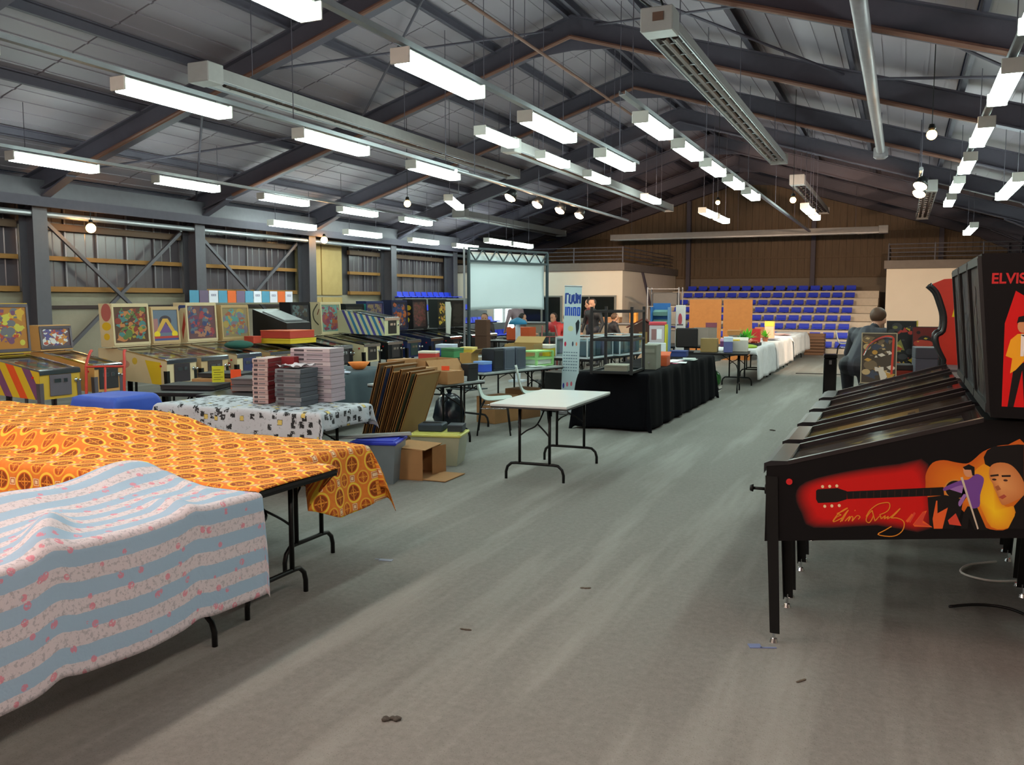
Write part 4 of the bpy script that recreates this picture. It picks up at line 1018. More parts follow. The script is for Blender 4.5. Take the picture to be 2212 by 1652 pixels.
# left-hand row of older machines, backs to the wall, fronts to the aisle
def stripes(cols, n, slant=-0.35, w_=None, z0=0.45, z1=1.05, u0=0.0, u1=1.33):
    L = []; w_ = (u1 - u0) / n
    for k in range(-4, n + 4):
        a = u0 + k * w_; L.append((cols[k % len(cols)], [(a, z1), (a + w_, z1), (a + w_ - slant, z0), (a - slant, z0)]))
    return L
YEL, ORG, PUR = (214, 180, 40), (224, 84, 34), (120, 72, 110)
CREAM = (206, 186, 150)
XC = -10.07
pinball('yellow pinball machine with orange and purple diagonal stripes', XC + .02, 7.42, 0, (196, 160, 50), sidea=[(YEL, rect(0, .4, 1.33, 1.1))] + stripes([YEL, ORG, YEL, PUR], 10), glass=[(190, 120, 40), (220, 170, 40), (200, 70, 40), (110, 110, 120), (120, 70, 110), (210, 200, 60)], doorc=(92, 86, 96), trim=mat('leg_grey', (96, 88, 96), 0.4, 0.4), seed=31, bbh=1.66)
pinball('small orange tabletop-size pinball machine with a child-height backglass', XC - .15, 8.28, 0, (200, 150, 90), glass=[(110, 80, 90), (220, 140, 50), (90, 80, 150), (200, 80, 60), (220, 220, 220)], bbw=0.5, bbh=1.36, wd=0.44, seed=32, trim=mat('leg_grey', (96, 88, 96), 0.4, 0.4), name='small_pinball_machine')
pinball('cream pinball machine with yellow side patch and fairground backglass', XC, 9.42, 0, CREAM, sidea=[((200, 168, 60), ell(0.72, 0.83, 0.05, 0.05)), ((214, 180, 40), [(0.92, 0.85), (1.22, 0.82), (1.22, 0.40), (1.05, 0.5)]), ((190, 140, 120), ell(0.5, 0.78, 0.12, 0.06)), ((196, 160, 100), ell(0.3, 0.72, 0.08, 0.05))],
        bbside=[((176, 96, 90), ell(0.12, 0.50, 0.10, 0.13)), ((218, 176, 40), ell(0.12, 0.30, 0.09, 0.06)), ((218, 176, 40), ell(0.12, 0.15, 0.06, 0.05))], glass=[(96, 60, 40), (150, 50, 36), (170, 150, 40), (90, 120, 60), (206, 120, 60), (70, 130, 130), (120, 30, 60)], doorc=(44, 36, 44), seed=33, bbh=1.65)
def pyramid(w_, h_):
    return [((100, 112, 130), rect(0, 0, w_, h_)), ((160, 110, 110), rect(0, h_ * .1, w_ * .2, h_ * .7)), ((66, 56, 66), ell(w_ / 2, h_ * .62, w_ * .25, h_ * .18)), ((204, 160, 70), [(w_ * .05, h_ * .2), (w_ * .4, h_ * .7), (w_ * .6, h_ * .7), (w_ * .95, h_ * .2), (w_ * .8, h_ * .2), (w_ * .52, h_ * .6), (w_ * .2, h_ * .2)]), ((104, 76, 130), [(w_ * .25, h_ * .25), (w_ * .5, h_ * .58), (w_ * .75, h_ * .25)]), ((226, 196, 40), ell(w_ * .14, h_ * .2, .06, .05)), ((226, 196, 40), ell(w_ * .86, h_ * .2, .06, .05)), ((170, 60, 56), rect(0, h_ * .06, w_, h_ * .14)), ((70, 76, 130), rect(0, 0, w_, h_ * .07))]
pinball('cream pinball machine with a blue and gold pyramid backglass', XC, 10.08, 0, (190, 160, 120), glass=pyramid, doorc=(60, 50, 50), seed=34, bbw=0.56, bbh=1.60)
pinball('cream pinball machine with a red rocket swirl on its head', XC, 10.84, 0, CREAM, bbside=[((60, 70, 120), [(0.02, .5), (0.1, .6), (.23, .6), (.23, .56), (.12, .55), (.06, .46)]), ((170, 60, 50), [(0.14, .2), (0.2, .5), (.22, .3), (.16, .05)])], glass=[(110, 70, 76), (90, 110, 130), (60, 70, 120), (170, 60, 70), (180, 120, 90), (120, 60, 90)], sidea=[((60, 60, 110), [(0.6, 0.86), (0.7, 0.86), (1.2, 0.5), (1.1, 0.5)]), ((170, 50, 40), [(0.75, 0.86), (1.2, 0.72), (1.2, 0.64)])], doorc=(44, 50, 90), seed=35, bbh=1.66)
pinball('tan pinball machine with an olive and teal backglass', XC, 11.62, 0, (180, 152, 108), glass=[(150, 130, 90), (80, 150, 150), (180, 150, 70), (130, 110, 130), (170, 90, 60)], sidea=[((150, 60, 50), ell(0.8, .75, .1, .06)), ((90, 80, 120), [(0.95, 0.85), (1.0, .85), (1.2, .55), (1.15, .55)])], doorc=(120, 104, 96), seed=36, bbh=1.62)
pinball('black pinball machine with its head folded down onto the playfield', XC, 12.55, 0, (24, 24, 28), bb=False, seed=37, field=2, doorc=(30, 30, 32))
hd = thing('folded_backbox', 'black backbox lying folded on top of a machine, pale underside showing', 'backbox', (XC - 0.15, 12.55, 1.02), 0)
b = bm_new(); prism(b, [(0.45, 0.05), (0.45, 0.28), (-0.3, 0.52), (-0.3, 0.05)], -0.33, 0.33); obj('box', b, BLACKP, hd)
obj('underside', bx(bm_new(), (0.1, -0.0, 0.40), (0.5, 0.5, 0.02), rot=Matrix.Rotation(0.31, 3, 'Y')), mat('pale_grey_board', (150, 156, 160), 0.5), hd)
pinball('black pinball machine with a murky grey backglass behind the red crates', XC, 13.4, 0, (30, 28, 32), glass=[(44, 46, 50), (80, 100, 104), (70, 60, 50), (60, 50, 60)], seed=38, bbw=0.6, bbh=1.66)
pinball('cream pinball machine with brown scrollwork on its head and front', XC, 14.35, 0, (200, 186, 150), bbside=[((70, 66, 56), p) for p in ribbon(smoothpts([(0.16, .6), (.06, .45), (.08, .3), (.18, .2)]), .025)] + [((120, 66, 50), p) for p in ribbon([(.2, .5), (.16, .4)], .02)], glass=[(120, 150, 130), (90, 150, 150), (150, 70, 80), (180, 90, 50), (130, 60, 90)], sidea=[((120, 70, 50), p) for p in ribbon(smoothpts([(0.8, .62), (.95, .58), (1.1, .66), (1.05, .74), (1.0, .68)]), .02)], doorc=(28, 26, 28), seed=39, bbh=1.66)
pinball('dark pinball machine with a plain black head beside the scrollwork one', XC, 15.2, 0, (26, 30, 34), glass=[(24, 26, 28), (36, 40, 40)], seed=40, field=2, bbh=1.62)
pinball('teal-sided pinball machine with a purple backglass', XC, 15.95, 0, (30, 44, 90), bbside=[((50, 140, 140), rect(.02, .05, .22, .6))], glass=[(76, 60, 100), (130, 110, 80), (60, 50, 90)], seed=41, field=2, modern=False, bbh=1.68, doorc=(36, 60, 60))
pinball('dark blue pinball machine with an orange backglass', XC, 16.95, 0, (20, 30, 66), glass=[(40, 40, 60), (180, 90, 40), (60, 70, 110), (150, 60, 40), (30, 60, 120)], seed=42, field=2, bbh=1.7)
pinball('black pinball machine with yellow stars down its head', XC, 17.85, 0, (38, 36, 40), bbside=[((200, 170, 50), ell(.12, .5, .08, .06)), ((190, 120, 50), ell(.12, .36, .06, .04)), ((210, 190, 40), ell(.12, .22, .04, .06, 5))], glass=[(60, 44, 46), (120, 60, 60), (90, 60, 50)], seed=43, field=2, bbh=1.72)
pinball('dark pinball machine with a yellow emblem backglass next to a pale panel', XC, 18.95, 0, (40, 44, 44), glass=[(40, 40, 30), (220, 190, 50), (200, 140, 60), (60, 60, 40)], seed=44, field=2, bbw=0.5, bbh=1.72)
pinball('last dark pinball machine of the left row, tilted head', XC, 19.8, 0, (44, 42, 38), glass=[(30, 30, 30), (56, 52, 46)], seed=45, field=2, bbh=1.7)
t = thing('plastic_divider', 'pale tall plastic divider between two dark machines', 'divider', (-9.9, 18.4, 0.0))
obj('sheet', prism(bm_new(), [(-0.10, 0.0), (0.06, 0.0), (0.06, 1.0), (0.12, 1.5), (0.06, 1.66), (-0.16, 1.66)], -0.01, 0.01, 'x'), WHITEP, t)
obj('foot', bx(bm_new(), (0, 0, 0.015), (0.3, 0.16, 0.03)), GALV, t)
# pinball body without legs lying across others
pinball('cream pinball cabinet with blue diagonal stripes lying on the machines', XC + 0.15, 14.85, 0, (196, 196, 160), bb=False, legs=False, z0=0.50, sidea=stripes([(196, 196, 160), (60, 120, 160), (196, 196, 160), (80, 80, 150)], 14, -0.3, u0=0.1, u1=1.0)[6:], seed=46, field=2, doorc=(34, 34, 34), name='pinball_cabinet')

# ================================================================ goods and furniture
def rb(c): return mat('box_%d_%d_%d' % c, c, 0.6, 0, 0.07)
def carton(label, loc, s, rz=0.0, m=None, flaps=None, tape=None, printc=None, group=None, name='cardboard_box', cat='box'):
    """cardboard box: four walls and floor, top closed by two flaps or flaps standing open"""
    t = thing(name, label, cat, loc, rz, group); m = m or CARD; lx, ly, lz = s; th = 0.006
    b = bm_new()
    bx(b, (0, 0, th / 2), (lx, ly, th))
    for q in (-1, 1):
        bx(b, (q * (lx / 2 - th / 2), 0, lz / 2), (th, ly, lz)); bx(b, (0, q * (ly / 2 - th / 2), lz / 2), (lx - 2 * th, th, lz))
    obj('body', b, m, t)
    if flaps is None:
        b = bm_new()
        for q in (-1, 1): bx(b, (0, q * (ly / 4), lz + 0.003), (lx, ly / 2 - 0.003, 0.006))
        obj('lid_flap', b, m, t)
        if tape: obj('tape', bx(bm_new(), (0, 0, lz + 0.007), (lx + 0.004, 0.05, 0.002)), tape, t)
    else:
        for (dx, dy, an) in flaps:
            b = bm_new(); L = 0.5 * (ly if dy else lx)
            w_ = lx if dy else ly
            if dx: bx(b, (dx * L / 2, 0, 0), (L, w_ - 0.01, 0.005))
            else: bx(b, (0, dy * L / 2, 0), (w_ - 0.01, L, 0.005))
            o = obj('flap', b, m, t); o.location = (dx * lx / 2, dy * ly / 2, lz); o.rotation_euler = (dy * an, -dx * an, 0)
    if printc: art('label_print', t, (-lx * .3, -ly / 2, lz * .3), (1, 0, 0), (0, 0, 1), [(printc, rect(0, 0, lx * .6, lz * .4))])
    return t
def gbox(label, loc, s, c, rz=0.0, c2=None, group=None, cat='box', name='goods_box', band=0.3):
    """closed printed box: body, telescoping lid and a printed panel"""
    t = thing(name, label, cat, loc, rz, group); lx, ly, lz = s
    obj('body', bx(bm_new(), (0, 0, lz * (1 - band) / 2), (lx, ly, lz * (1 - band)), bev=min(s) * 0.03), rb(c), t)
    obj('lid', bx(bm_new(), (0, 0, lz * (1 - band / 2)), (lx * 1.015, ly * 1.015, lz * band), bev=min(s) * 0.03), rb(c2 or c), t)
    return t
def bin_(label, loc, s, rz, bodym, lidm, lid=True):
    t = thing('storage_bin', label, 'storage bin', loc, rz); lx, ly, lz = s
    b = bm_new(); k = 0.86
    o1 = [(-lx / 2, -ly / 2), (lx / 2, -ly / 2), (lx / 2, ly / 2), (-lx / 2, ly / 2)]
    lo = [b.verts.new((x * k, y * k, 0.0)) for x, y in o1]; hi = [b.verts.new((x, y, lz)) for x, y in o1]
    li = [b.verts.new((x * k * .97, y * k * .97, 0.01)) for x, y in o1]; hj = [b.verts.new((x * .98, y * .98, lz)) for x, y in o1]
    b.faces.new(lo[::-1]); b.faces.new(li)
    for i in range(4):
        j = (i + 1) % 4; b.faces.new((lo[i], lo[j], hi[j], hi[i])); b.faces.new((li[j], li[i], hj[i], hj[j])); b.faces.new((hi[i], hi[j], hj[j], hj[i]))
    bmesh.ops.recalc_face_normals(b, faces=b.faces[:]); obj('tub', b, bodym, t)
    obj('contents', bx(bm_new(), (0, 0, lz * .4), (lx * .78, ly * .78, lz * .7), bev=0.02), mat('bin_contents', (74, 84, 98), 0.8, 0, 0.4, 20), t)
    if lid:
        b = bm_new(); bx(b, (0, 0, lz + 0.012), (lx * 1.06, ly * 1.06, 0.03), bev=0.008); bx(b, (0, 0, lz + 0.03), (lx * .9, ly * .9, 0.014), bev=0.005); obj('lid', b, lidm, t)
    return t
def panel_board(label, loc, s, rot, c, m=None, group=None, edge=None):
    """thin framed board; s = (width, height, thickness), standing in x-z"""
    t = thing('board', label, 'board', loc, 0, group); t.rotation_euler = rot
    b = bm_new(); bx(b, (0, 0, s[1] / 2), (s[0], s[2], s[1]), bev=0.003); obj('sheet', b, m or rb(c), t)
    b = bm_new()
    for q in (-1, 1): bx(b, (q * (s[0] / 2 - 0.01), 0, s[1] / 2), (0.02, s[2] + 0.006, s[1] + 0.002))
    for z in (0.01, s[1] - 0.01): bx(b, (0, 0, z), (s[0] - 0.03, s[2] + 0.006, 0.02))
    obj('edging', b, edge or BOARD, t)
    return t
def papers(label, loc, n, w_, h_, c, seed, rz=0.0):
    t = thing('paper_pile', label, 'papers', loc, rz); r = random.Random(seed)
    for k in range(n):
        o = obj('sheet', bx(bm_new(), (0, 0, 0), (w_, h_, 0.004)), rb(c[k % len(c)]), t); o.location = (r.uniform(-.1, .1), r.uniform(-.15, .15), 0.003 + 0.0045 * k); o.rotation_euler = (0, 0, r.uniform(-.6, .6))
    return t
# stacks of flat boxed goods on the picture oilcloth
def box_stack(x, y, n, s, cols, side, lab, grp, z0=0.757, rz=0.0):
    for k in range(n):
        jx, jy = random.uniform(-.004, .004), random.uniform(-.004, .004)
        t = thing('flat_box', lab, 'box', (x + jx, y + jy, z0 + k * (s[2] + 0.0015)), rz, grp)
        obj('body', bx(bm_new(), (0, 0, s[2] / 2), s, bev=0.003), rb(cols[k % len(cols)]), t)
        art('spine_print', t, (-s[0] * .4, -s[1] / 2, s[2] * .25), (1, 0, 0), (0, 0, 1), [((70, 66, 74), rect(0, 0, s[0] * .25, s[2] * .5)), ((120, 116, 122), rect(s[0] * .32, s[2] * .1, s[0] * .72, s[2] * .4))])
        obj('end_panel', bx(bm_new(), (s[0] / 2 + 0.001, 0, s[2] / 2), (0.003, s[1] * .96, s[2] * .9)), rb(side), t)
box_stack(-5.36, 6.42, 10, (0.15, 0.34, 0.040), [(176, 150, 150), (190, 168, 166)], (120, 28, 34), 'flat pinkish box with a dark red end, in the left stack on the oilcloth', 'left stack of flat boxes', rz=0.25)
box_stack(-4.99, 6.36, 8, (0.26, 0.30, 0.040), [(96, 102, 110), (120, 126, 134), (84, 90, 98)], (70, 74, 84), 'flat grey printed box in the front stack on the oilcloth', 'front stack of grey boxes', rz=0.1)
box_stack(-5.02, 6.72, 12, (0.42, 0.26, 0.040), [(184, 170, 180), (170, 156, 166), (196, 184, 190)], (178, 162, 172), 'flat pale pink box in the tall rear stack on the oilcloth', 'rear stack of pale boxes', rz=0.1)
gbox('dark red flat box lying between the stacks on the oilcloth', (-5.2, 6.6, 0.757), (0.14, 0.2, 0.42), (132, 28, 36))
# shrink film on top
t = thing('shrink_film', 'crumpled clear film shining on top of the grey boxes', 'plastic film', (-4.99, 6.36, 0.757 + 8 * 0.0415))
b = bm_new()
for k in range(10):
    for j in range(8): b.verts.new((-0.13 + 0.029 * k, -0.14 + 0.04 * j, 0.008 + random.uniform(0, 0.035)))
b.verts.ensure_lookup_table()
for k in range(9):
    for j in range(7): b.faces.new([b.verts[q] for q in (k * 8 + j, (k + 1) * 8 + j, (k + 1) * 8 + j + 1, k * 8 + j + 1)])
obj('film', b, mat('film', (214, 206, 214), 0.15, 0, 0.2, 30), t)
# low table in front of the machines: black flat boxes, tags
gbox('wide black flat box lying on brown cardboard before the machines', (-7.15, 7.35, 0.725), (0.62, 0.4, 0.05), (34, 32, 36), 0.3)
carton('flat brown cardboard tray under the black box before the machines', (-7.2, 7.9, 0.725), (0.6, 0.55, 0.07), 0.3)
gbox('second black flat box stacked towards the price tags', (-7.2, 7.92, 0.81), (0.55, 0.4, 0.05), (30, 30, 34), 0.25)
def tagcard(label, x, y, z, s, c, rz=0.6, lines=True):
    t = thing('price_tag', label, 'price tag', (x, y, z), rz)
    obj('card', bx(bm_new(), (0, 0, s[1] / 2), (s[0], 0.004, s[1])), rb(c), t)
    obj('stand', bx(bm_new(), (0, 0.03, 0.006), (s[0] * .6, 0.06, 0.012)), CARD, t)
    if lines: art('writing', t, (-s[0] * .4, -0.0025, s[1] * .15), (1, 0, 0), (0, 0, 1), [((90, 96, 30) if c[1] > 150 else (150, 40, 10), rect(s[0] * .05 * (k % 2), k * s[1] * .15, s[0] * (.6 + .2 * (k % 2)), k * s[1] * .15 + s[1] * .03)) for k in range(5)])
tagcard('yellow handwritten price card standing among the black boxes', -6.92, 7.45, 0.79, (0.13, 0.18), (206, 206, 40), 0.75)
tagcard('plain bright orange card standing beside the stacked boxes', -6.66, 7.44, 0.722, (0.11, 0.22), (240, 84, 30), 0.7, False)
folding_table('small table carrying the orange card and grey cases behind the oilcloth', -6.35, 7.35, 0.8, 0.9, 0.72, 0.2)
for i, (x, y, z, c, lab) in enumerate(((-6.3, 7.5, 0.73, (120, 112, 112), 'flat grey case with a red sticker, lowest behind the oilcloth'), (-6.32, 7.52, 0.80, (104, 94, 96), 'flat brownish case lying on the grey case'))):
    gbox(lab, (x, y, z), (0.6, 0.42, 0.065), c, 0.35, (90, 84, 88))
# leaning boards
cols = [(120, 104, 80), (70, 96, 150), (150, 136, 110), (128, 92, 58), (150, 116, 76), (132, 84, 56), (84, 98, 78), (150, 120, 70)]
labs = ['brown-edged board leaning at the wall-side end of the board row', 'blue-faced board leaning in the row', 'pale grey board with wooden edges leaning in the row', 'dark brown board in the middle of the leaning row', 'light brown board leaning behind the reddish one', 'reddish brown board leaning in the row', 'grey-green board leaning in the row', 'ochre board leaning at the bin end of the row']
for k in range(8):
    o = panel_board(labs[k], (-5.26 + 0.055 * k, 7.95 + 0.03 * (k % 3), 0.0), (0.5, (1.08, 1.05, 1.06, 1.0, 1.03, 1.0, 1.02, 1.0)[k], 0.02), (0, 0, 0), cols[k], edge=WOODT if k % 2 else BOARD)
    o.rotation_mode = 'ZYX'; o.rotation_euler = (0, math.radians(15.5 + 0.6 * k), PI / 2)
# bins and open carton on the floor
TUB = mat('grey_tub', (112, 126, 134), 0.35, 0, 0.1); 
bin_('grey storage bin with royal blue lid beside the hanging orange cloth', (-4.47, 6.90, 0), (0.42, 0.42, 0.37), 0.3, TUB, mat('blue_lid', (40, 56, 190), 0.4))
t = thing('pole_bundle', 'bundle of thin grey rods lying on the blue bin lid', 'rods', (-4.52, 6.88, 0.41), 0.75)
for k in range(7): obj('rod', cyl(bm_new(), (-0.36 - .02 * (k % 3), -0.06 + 0.017 * k, 0.012 + 0.012 * (k % 2)), (0.36, -0.04 + 0.012 * k, 0.012 + 0.012 * (k % 2)), 0.009, n=8), mat('rod_grey', (150, 150, 148), 0.4), t)
bin_('translucent storage bin with pale yellow lid behind the open carton', (-4.38, 7.92, 0), (0.52, 0.40, 0.30), 0.25, mat('clear_tub', (170, 174, 150), 0.35, 0, 0.1), mat('yellow_lid', (206, 206, 110), 0.4))
t = thing('console', 'dark game console lying on the yellow bin lid', 'console', (-4.46, 7.92, 0.337), 0.25)
obj('case', bx(bm_new(), (0, 0, 0.04), (0.26, 0.24, 0.08), bev=0.012), rb((40, 52, 66)), t); obj('slot', bx(bm_new(), (0, 0, 0.083), (0.2, 0.06, 0.006)), BLACKP, t)
gbox('small dark box beside the console on the yellow lid', (-4.22, 8.0, 0.337), (0.16, 0.2, 0.07), (36, 44, 58), 0.3)
t = thing('cardboard_box', 'open cardboard box lying on its side beside the blue-lidded bin', 'box', (-4.24, 7.24, 0.0), 0.12)
b = bm_new()
bx(b, (0, 0, 0.004), (0.28, 0.46, 0.008)); bx(b, (0, 0, 0.286), (0.28, 0.46, 0.008)); bx(b, (-0.137, 0, 0.145), (0.006, 0.46, 0.28))
for s in (-1, 1): bx(b, (0, s * 0.227, 0.145), (0.28, 0.006, 0.28))
obj('body', b, CARD, t)
obj('lower_flap', bx(bm_new(), (0.27, -0.02, 0.008), (0.25, 0.42, 0.007), -0.1), CARD, t)
obj('side_flap', bx(bm_new(), (0.16, 0.135, 0.145), (0.006, 0.2, 0.27), -0.35), CARD, t)
obj('top_flap', bx(bm_new(), (-0.02, -0.0, 0.298), (0.36, 0.44, 0.006), rot=Matrix.Rotation(0.05, 3, 'Y')), CARD, t)
# cardboard boxes on the first black-edged table
carton('square brown carton standing on the first stall table', (-4.86, 8.46, 0.745), (0.20, 0.20, 0.20), -0.2)
carton('round-shouldered brown carton with an orange tag on the first stall table', (-4.74, 8.80, 0.745), (0.22, 0.28, 0.14), -0.25, tape=mat('tape_brown', (150, 104, 60), 0.3))
tagcard('small bright orange price tag on the cardboard boxes', -4.74, 8.72, 0.90, (0.09, 0.05), (244, 84, 36), 0.4, False)
carton('large open cardboard tray stacked behind on the first stall table', (-5.08, 9.0, 0.745), (0.34, 0.55, 0.26), -0.25, flaps=[(1, 0, -0.9), (0, 1, -0.7)])
carton('tall narrow brown carton at the back of the first stall table', (-5.20, 8.52, 0.745), (0.16, 0.3, 0.28), -0.25)
gbox('upright black case at the end of the first stall table', (-4.70, 9.25, 0.745), (0.12, 0.18, 0.2), (24, 26, 30), -0.25)
gbox('low white box beside the black case on the first stall table', (-4.72, 9.07, 0.745), (0.10, 0.10, 0.06), (190, 196, 200), -0.25)
def T2(s, q, z=0.745): return (-5.0 + 0.276 * s - 0.961 * q, 10.26 + 0.961 * s + 0.276 * q, z)
carton('small tan carton full of papers at the near end of the second stall table', T2(0.16, 0.42), (0.2, 0.15, 0.24), -0.2, rb((176, 140, 76)), flaps=[(1, 0, 0.6), (0, 1, -0.3)])
carton('second small tan carton behind the paper carton', T2(0.36, 0.60), (0.2, 0.15, 0.22), -0.2, rb((186, 150, 86)), flaps=[(1, 0, 0.5)])
# second stall table: speakers, white goods, green crate
for i, (s_, c, lab) in enumerate(((0.40, (28, 34, 42), 'black speaker box at the front of the second stall table'), (0.64, (96, 108, 124), 'blue-grey speaker box in the middle of the second stall table'), (0.88, (84, 96, 110), 'slate speaker box at the back of the second stall table'))):
    t = thing('speaker', lab, 'speaker', T2(s_, 0.2), -0.28)
    obj('cabinet', bx(bm_new(), (0, 0, 0.15), (0.22, 0.21, 0.30), bev=0.006), rb(c), t)
    obj('grille', bx(bm_new(), (0.112, 0, 0.15), (0.008, 0.18, 0.25), bev=0.003), rb(tuple(int(q * .8) for q in c)), t)
gbox('blue carton of cleaner packs at the front of the second stall table', T2(0.15, 0.16), (0.18, 0.18, 0.14), (44, 84, 200), -0.28, (120, 160, 220))
carton('white paper carton with papers behind the speaker boxes', T2(0.62, 0.55), (0.24, 0.2, 0.16), -0.28, rb((214, 220, 228)), flaps=[(1, 0, 0.5)])
t = thing('plastic_crate', 'pale green plastic crate on the second stall table', 'crate', T2(1.5, 0.30), -0.28)
b = bm_new(); GR = rb((150, 206, 130))
bx(b, (0, 0, 0.01), (0.3, 0.4, 0.02)); bx(b, (0, 0, 0.21), (0.3, 0.4, 0.02))
for q in (-1, 1):
    for r_ in (-1, 1): bx(b, (q * 0.14, r_ * 0.19, 0.11), (0.03, 0.03, 0.2))
    bx(b, (q * 0.146, 0, 0.11), (0.008, 0.36, 0.03)); bx(b, (0, q * 0.196, 0.11), (0.28, 0.008, 0.03))
obj('frame', b, GR, t)
obj('drawer', bx(bm_new(), (0, 0, 0.06), (0.26, 0.34, 0.07), bev=0.005), rb((206, 212, 206)), t)
papers('loose white papers at the front edge of the second stall table', T2(1.25, 0.14), 4, 0.16, 0.2, [(220, 228, 226)], 3)
gbox('grey metal box on the second stall table beside the green crate', T2(1.13, 0.42), (0.22, 0.2, 0.15), (140, 150, 156), -0.28)
carton('long tan carton behind the green crate', (-5.7, 13.2, 0.745), (0.5, 0.5, 0.24), 0.1, rb((150, 122, 70)), flaps=[(0, 1, 0.4)])
gbox('yellow plastic tub beside the tan carton', (-5.55, 13.75, 0.745), (0.3, 0.4, 0.2), (210, 190, 30), 0.1, (232, 226, 214))
gbox('small red game box on the tan carton', (-5.7, 12.75, 0.745), (0.16, 0.2, 0.14), (196, 56, 44), 0.1, (230, 220, 210))
# papers on the grey cloth and orange bowl
papers('white printed papers spread on the dark grey cloth', (-6.75, 9.3, 0.755), 9, 0.28, 0.2, [(226, 230, 240), (206, 214, 234)], 5)
t = thing('bowl', 'orange plastic bowl on the dark grey cloth', 'bowl', (-6.75, 9.95, 0.757)); obj('shell', lathe(bm_new(), [(0.05, 0), (0.08, 0.012), (0.15, 0.10), (0.145, 0.10), (0.07, 0.02)], n=18), rb((226, 128, 50)), t, True)
# crates on the machines' playfields
gbox('red and orange crate stack with a dark red end, on a cream machine', (-9.62, 12.05, 1.06), (0.62, 0.66, 0.13), (176, 56, 40), 0, (206, 92, 50), band=0.12)
gbox('yellow tray under the red crates', (-9.62, 12.05, 0.97), (0.66, 0.7, 0.085), (206, 176, 36), 0)
gbox('small red box beside the red crates on the tan machine', (-9.95, 11.55, 0.98), (0.2, 0.2, 0.12), (190, 70, 50), 0)
t = thing('green_cloth', 'dark green cloth heaped on a cream machine playfield', 'cloth', (-9.72, 10.95, 0.955)); obj('heap', sph(bm_new(), (0, 0, 0.03), 0.2, (1, 1.3, 0.35), 16), mat('green_felt', (34, 84, 74), 0.9, 0, 0.2, 8, 0.4), t, True)
# hand truck
def hand_truck(label, x, y, rz, m, h=1.25, w_=0.42, tilt=0.12):
    t = thing('hand_truck', label, 'hand truck', (x, y, 0), rz); t.rotation_euler = (-tilt, 0, rz)
    for s in (-1, 1):
        obj('rail', tube(bm_new(), smoothpts([(s * w_ / 2, 0, 0.03), (s * w_ / 2, 0, h * .75), (s * w_ / 2, 0.02, h * .88), (s * (w_ / 2 - 0.02), 0.10, h), (s * (w_ / 2 - 0.02), 0.16, h + 0.02)]), 0.016), m, t, True)
    for z in (0.25, 0.55, 0.85): obj('crossbar', tube(bm_new(), [(-w_ / 2, 0, z * h), (w_ / 2, 0, z * h)], 0.013), m, t, True)
    obj('centre_bar', tube(bm_new(), [(0, 0, 0.05), (0, 0, 0.85 * h)], 0.012), m, t, True)
    obj('toe_plate', bx(bm_new(), (0, -0.11, 0.03), (w_ + 0.05, 0.22, 0.008)), m, t)
    for s in (-1, 1):
        wl_ = obj('wheel', cyl(bm_new(), (s * (w_ / 2 + 0.02), 0.08, 0.12), (s * (w_ / 2 + 0.06), 0.08, 0.12), 0.11, n=20), BLACKP, t, True)
        obj('hub', cyl(bm_new(), (s * (w_ / 2 + 0.015), 0.08, 0.12), (s * (w_ / 2 + 0.065), 0.08, 0.12), 0.035, n=12), CHROME, wl_)
    return t
hand_truck('bright red hand truck standing before the cream machines', -8.12, 6.95, 0.62, REDP, 1.13, 0.40)
hand_truck('dark red hand truck with black grips by the screen post', -5.95, 15.0, 0.5, mat('maroon_paint', (120, 48, 44), 0.4), 1.2, 0.28, 0.05)
# small bits at the wall: colour sheets on the ledge
sc = [(84, 148, 180), (110, 92, 120), (224, 222, 236), (84, 148, 180), (226, 104, 46), (120, 100, 130), (96, 156, 190), (226, 226, 240), (84, 148, 180), (216, 214, 230), (226, 104, 46), (216, 214, 230)]
sl_ = ['teal sheet at the column end of the poster row', 'small purple sheet low in the poster row', 'first white poster with a grey logo in the row', 'teal sheet after the first white poster', 'wide orange sheet in the poster row', 'patterned purple sheet beside the wide orange one', 'light blue sheet in the middle of the poster row', 'second white poster with a grey logo', 'teal sheet after the second white poster', 'third white poster with a grey logo', 'orange sheet near the door end of the row', 'last white poster at the door end of the row']
for k in range(12):
    y = 14.9 + 0.3 * k
    t = thing('poster', sl_[k], 'poster', (-14.46, y, 1.64)); 
    obj('sheet', bx(bm_new(), (0, 0, 0.14), (0.006, 0.28, 0.28)), rb(sc[k]), t)
    if sc[k][0] > 200 and sc[k][1] > 200: art('logo', t, (0.0035, -0.08, 0.15), (0, 1, 0), (0, 0, 1), [((150, 146, 170), rect(0, 0, 0.16, 0.05)), ((224, 222, 236), rect(0.02, 0.02, 0.06, 0.03)), ((224, 222, 236), rect(0.08, 0.02, 0.14, 0.03))])
t = thing('poster_shelf', 'long grey timber shelf board carrying the coloured sheets', 'shelf', (-14.5, 16.5, 1.56)); obj('shelf_board', bx(bm_new(), (0, 0, 0.06), (0.2, 4.2, 0.04)), rb((128, 120, 102)), t)
for yy in (-1.9, 0.0, 1.9): obj('bracket', bx(bm_new(), (-0.12, yy, -0.02), (0.46, 0.04, 0.12)), STEEL, t)

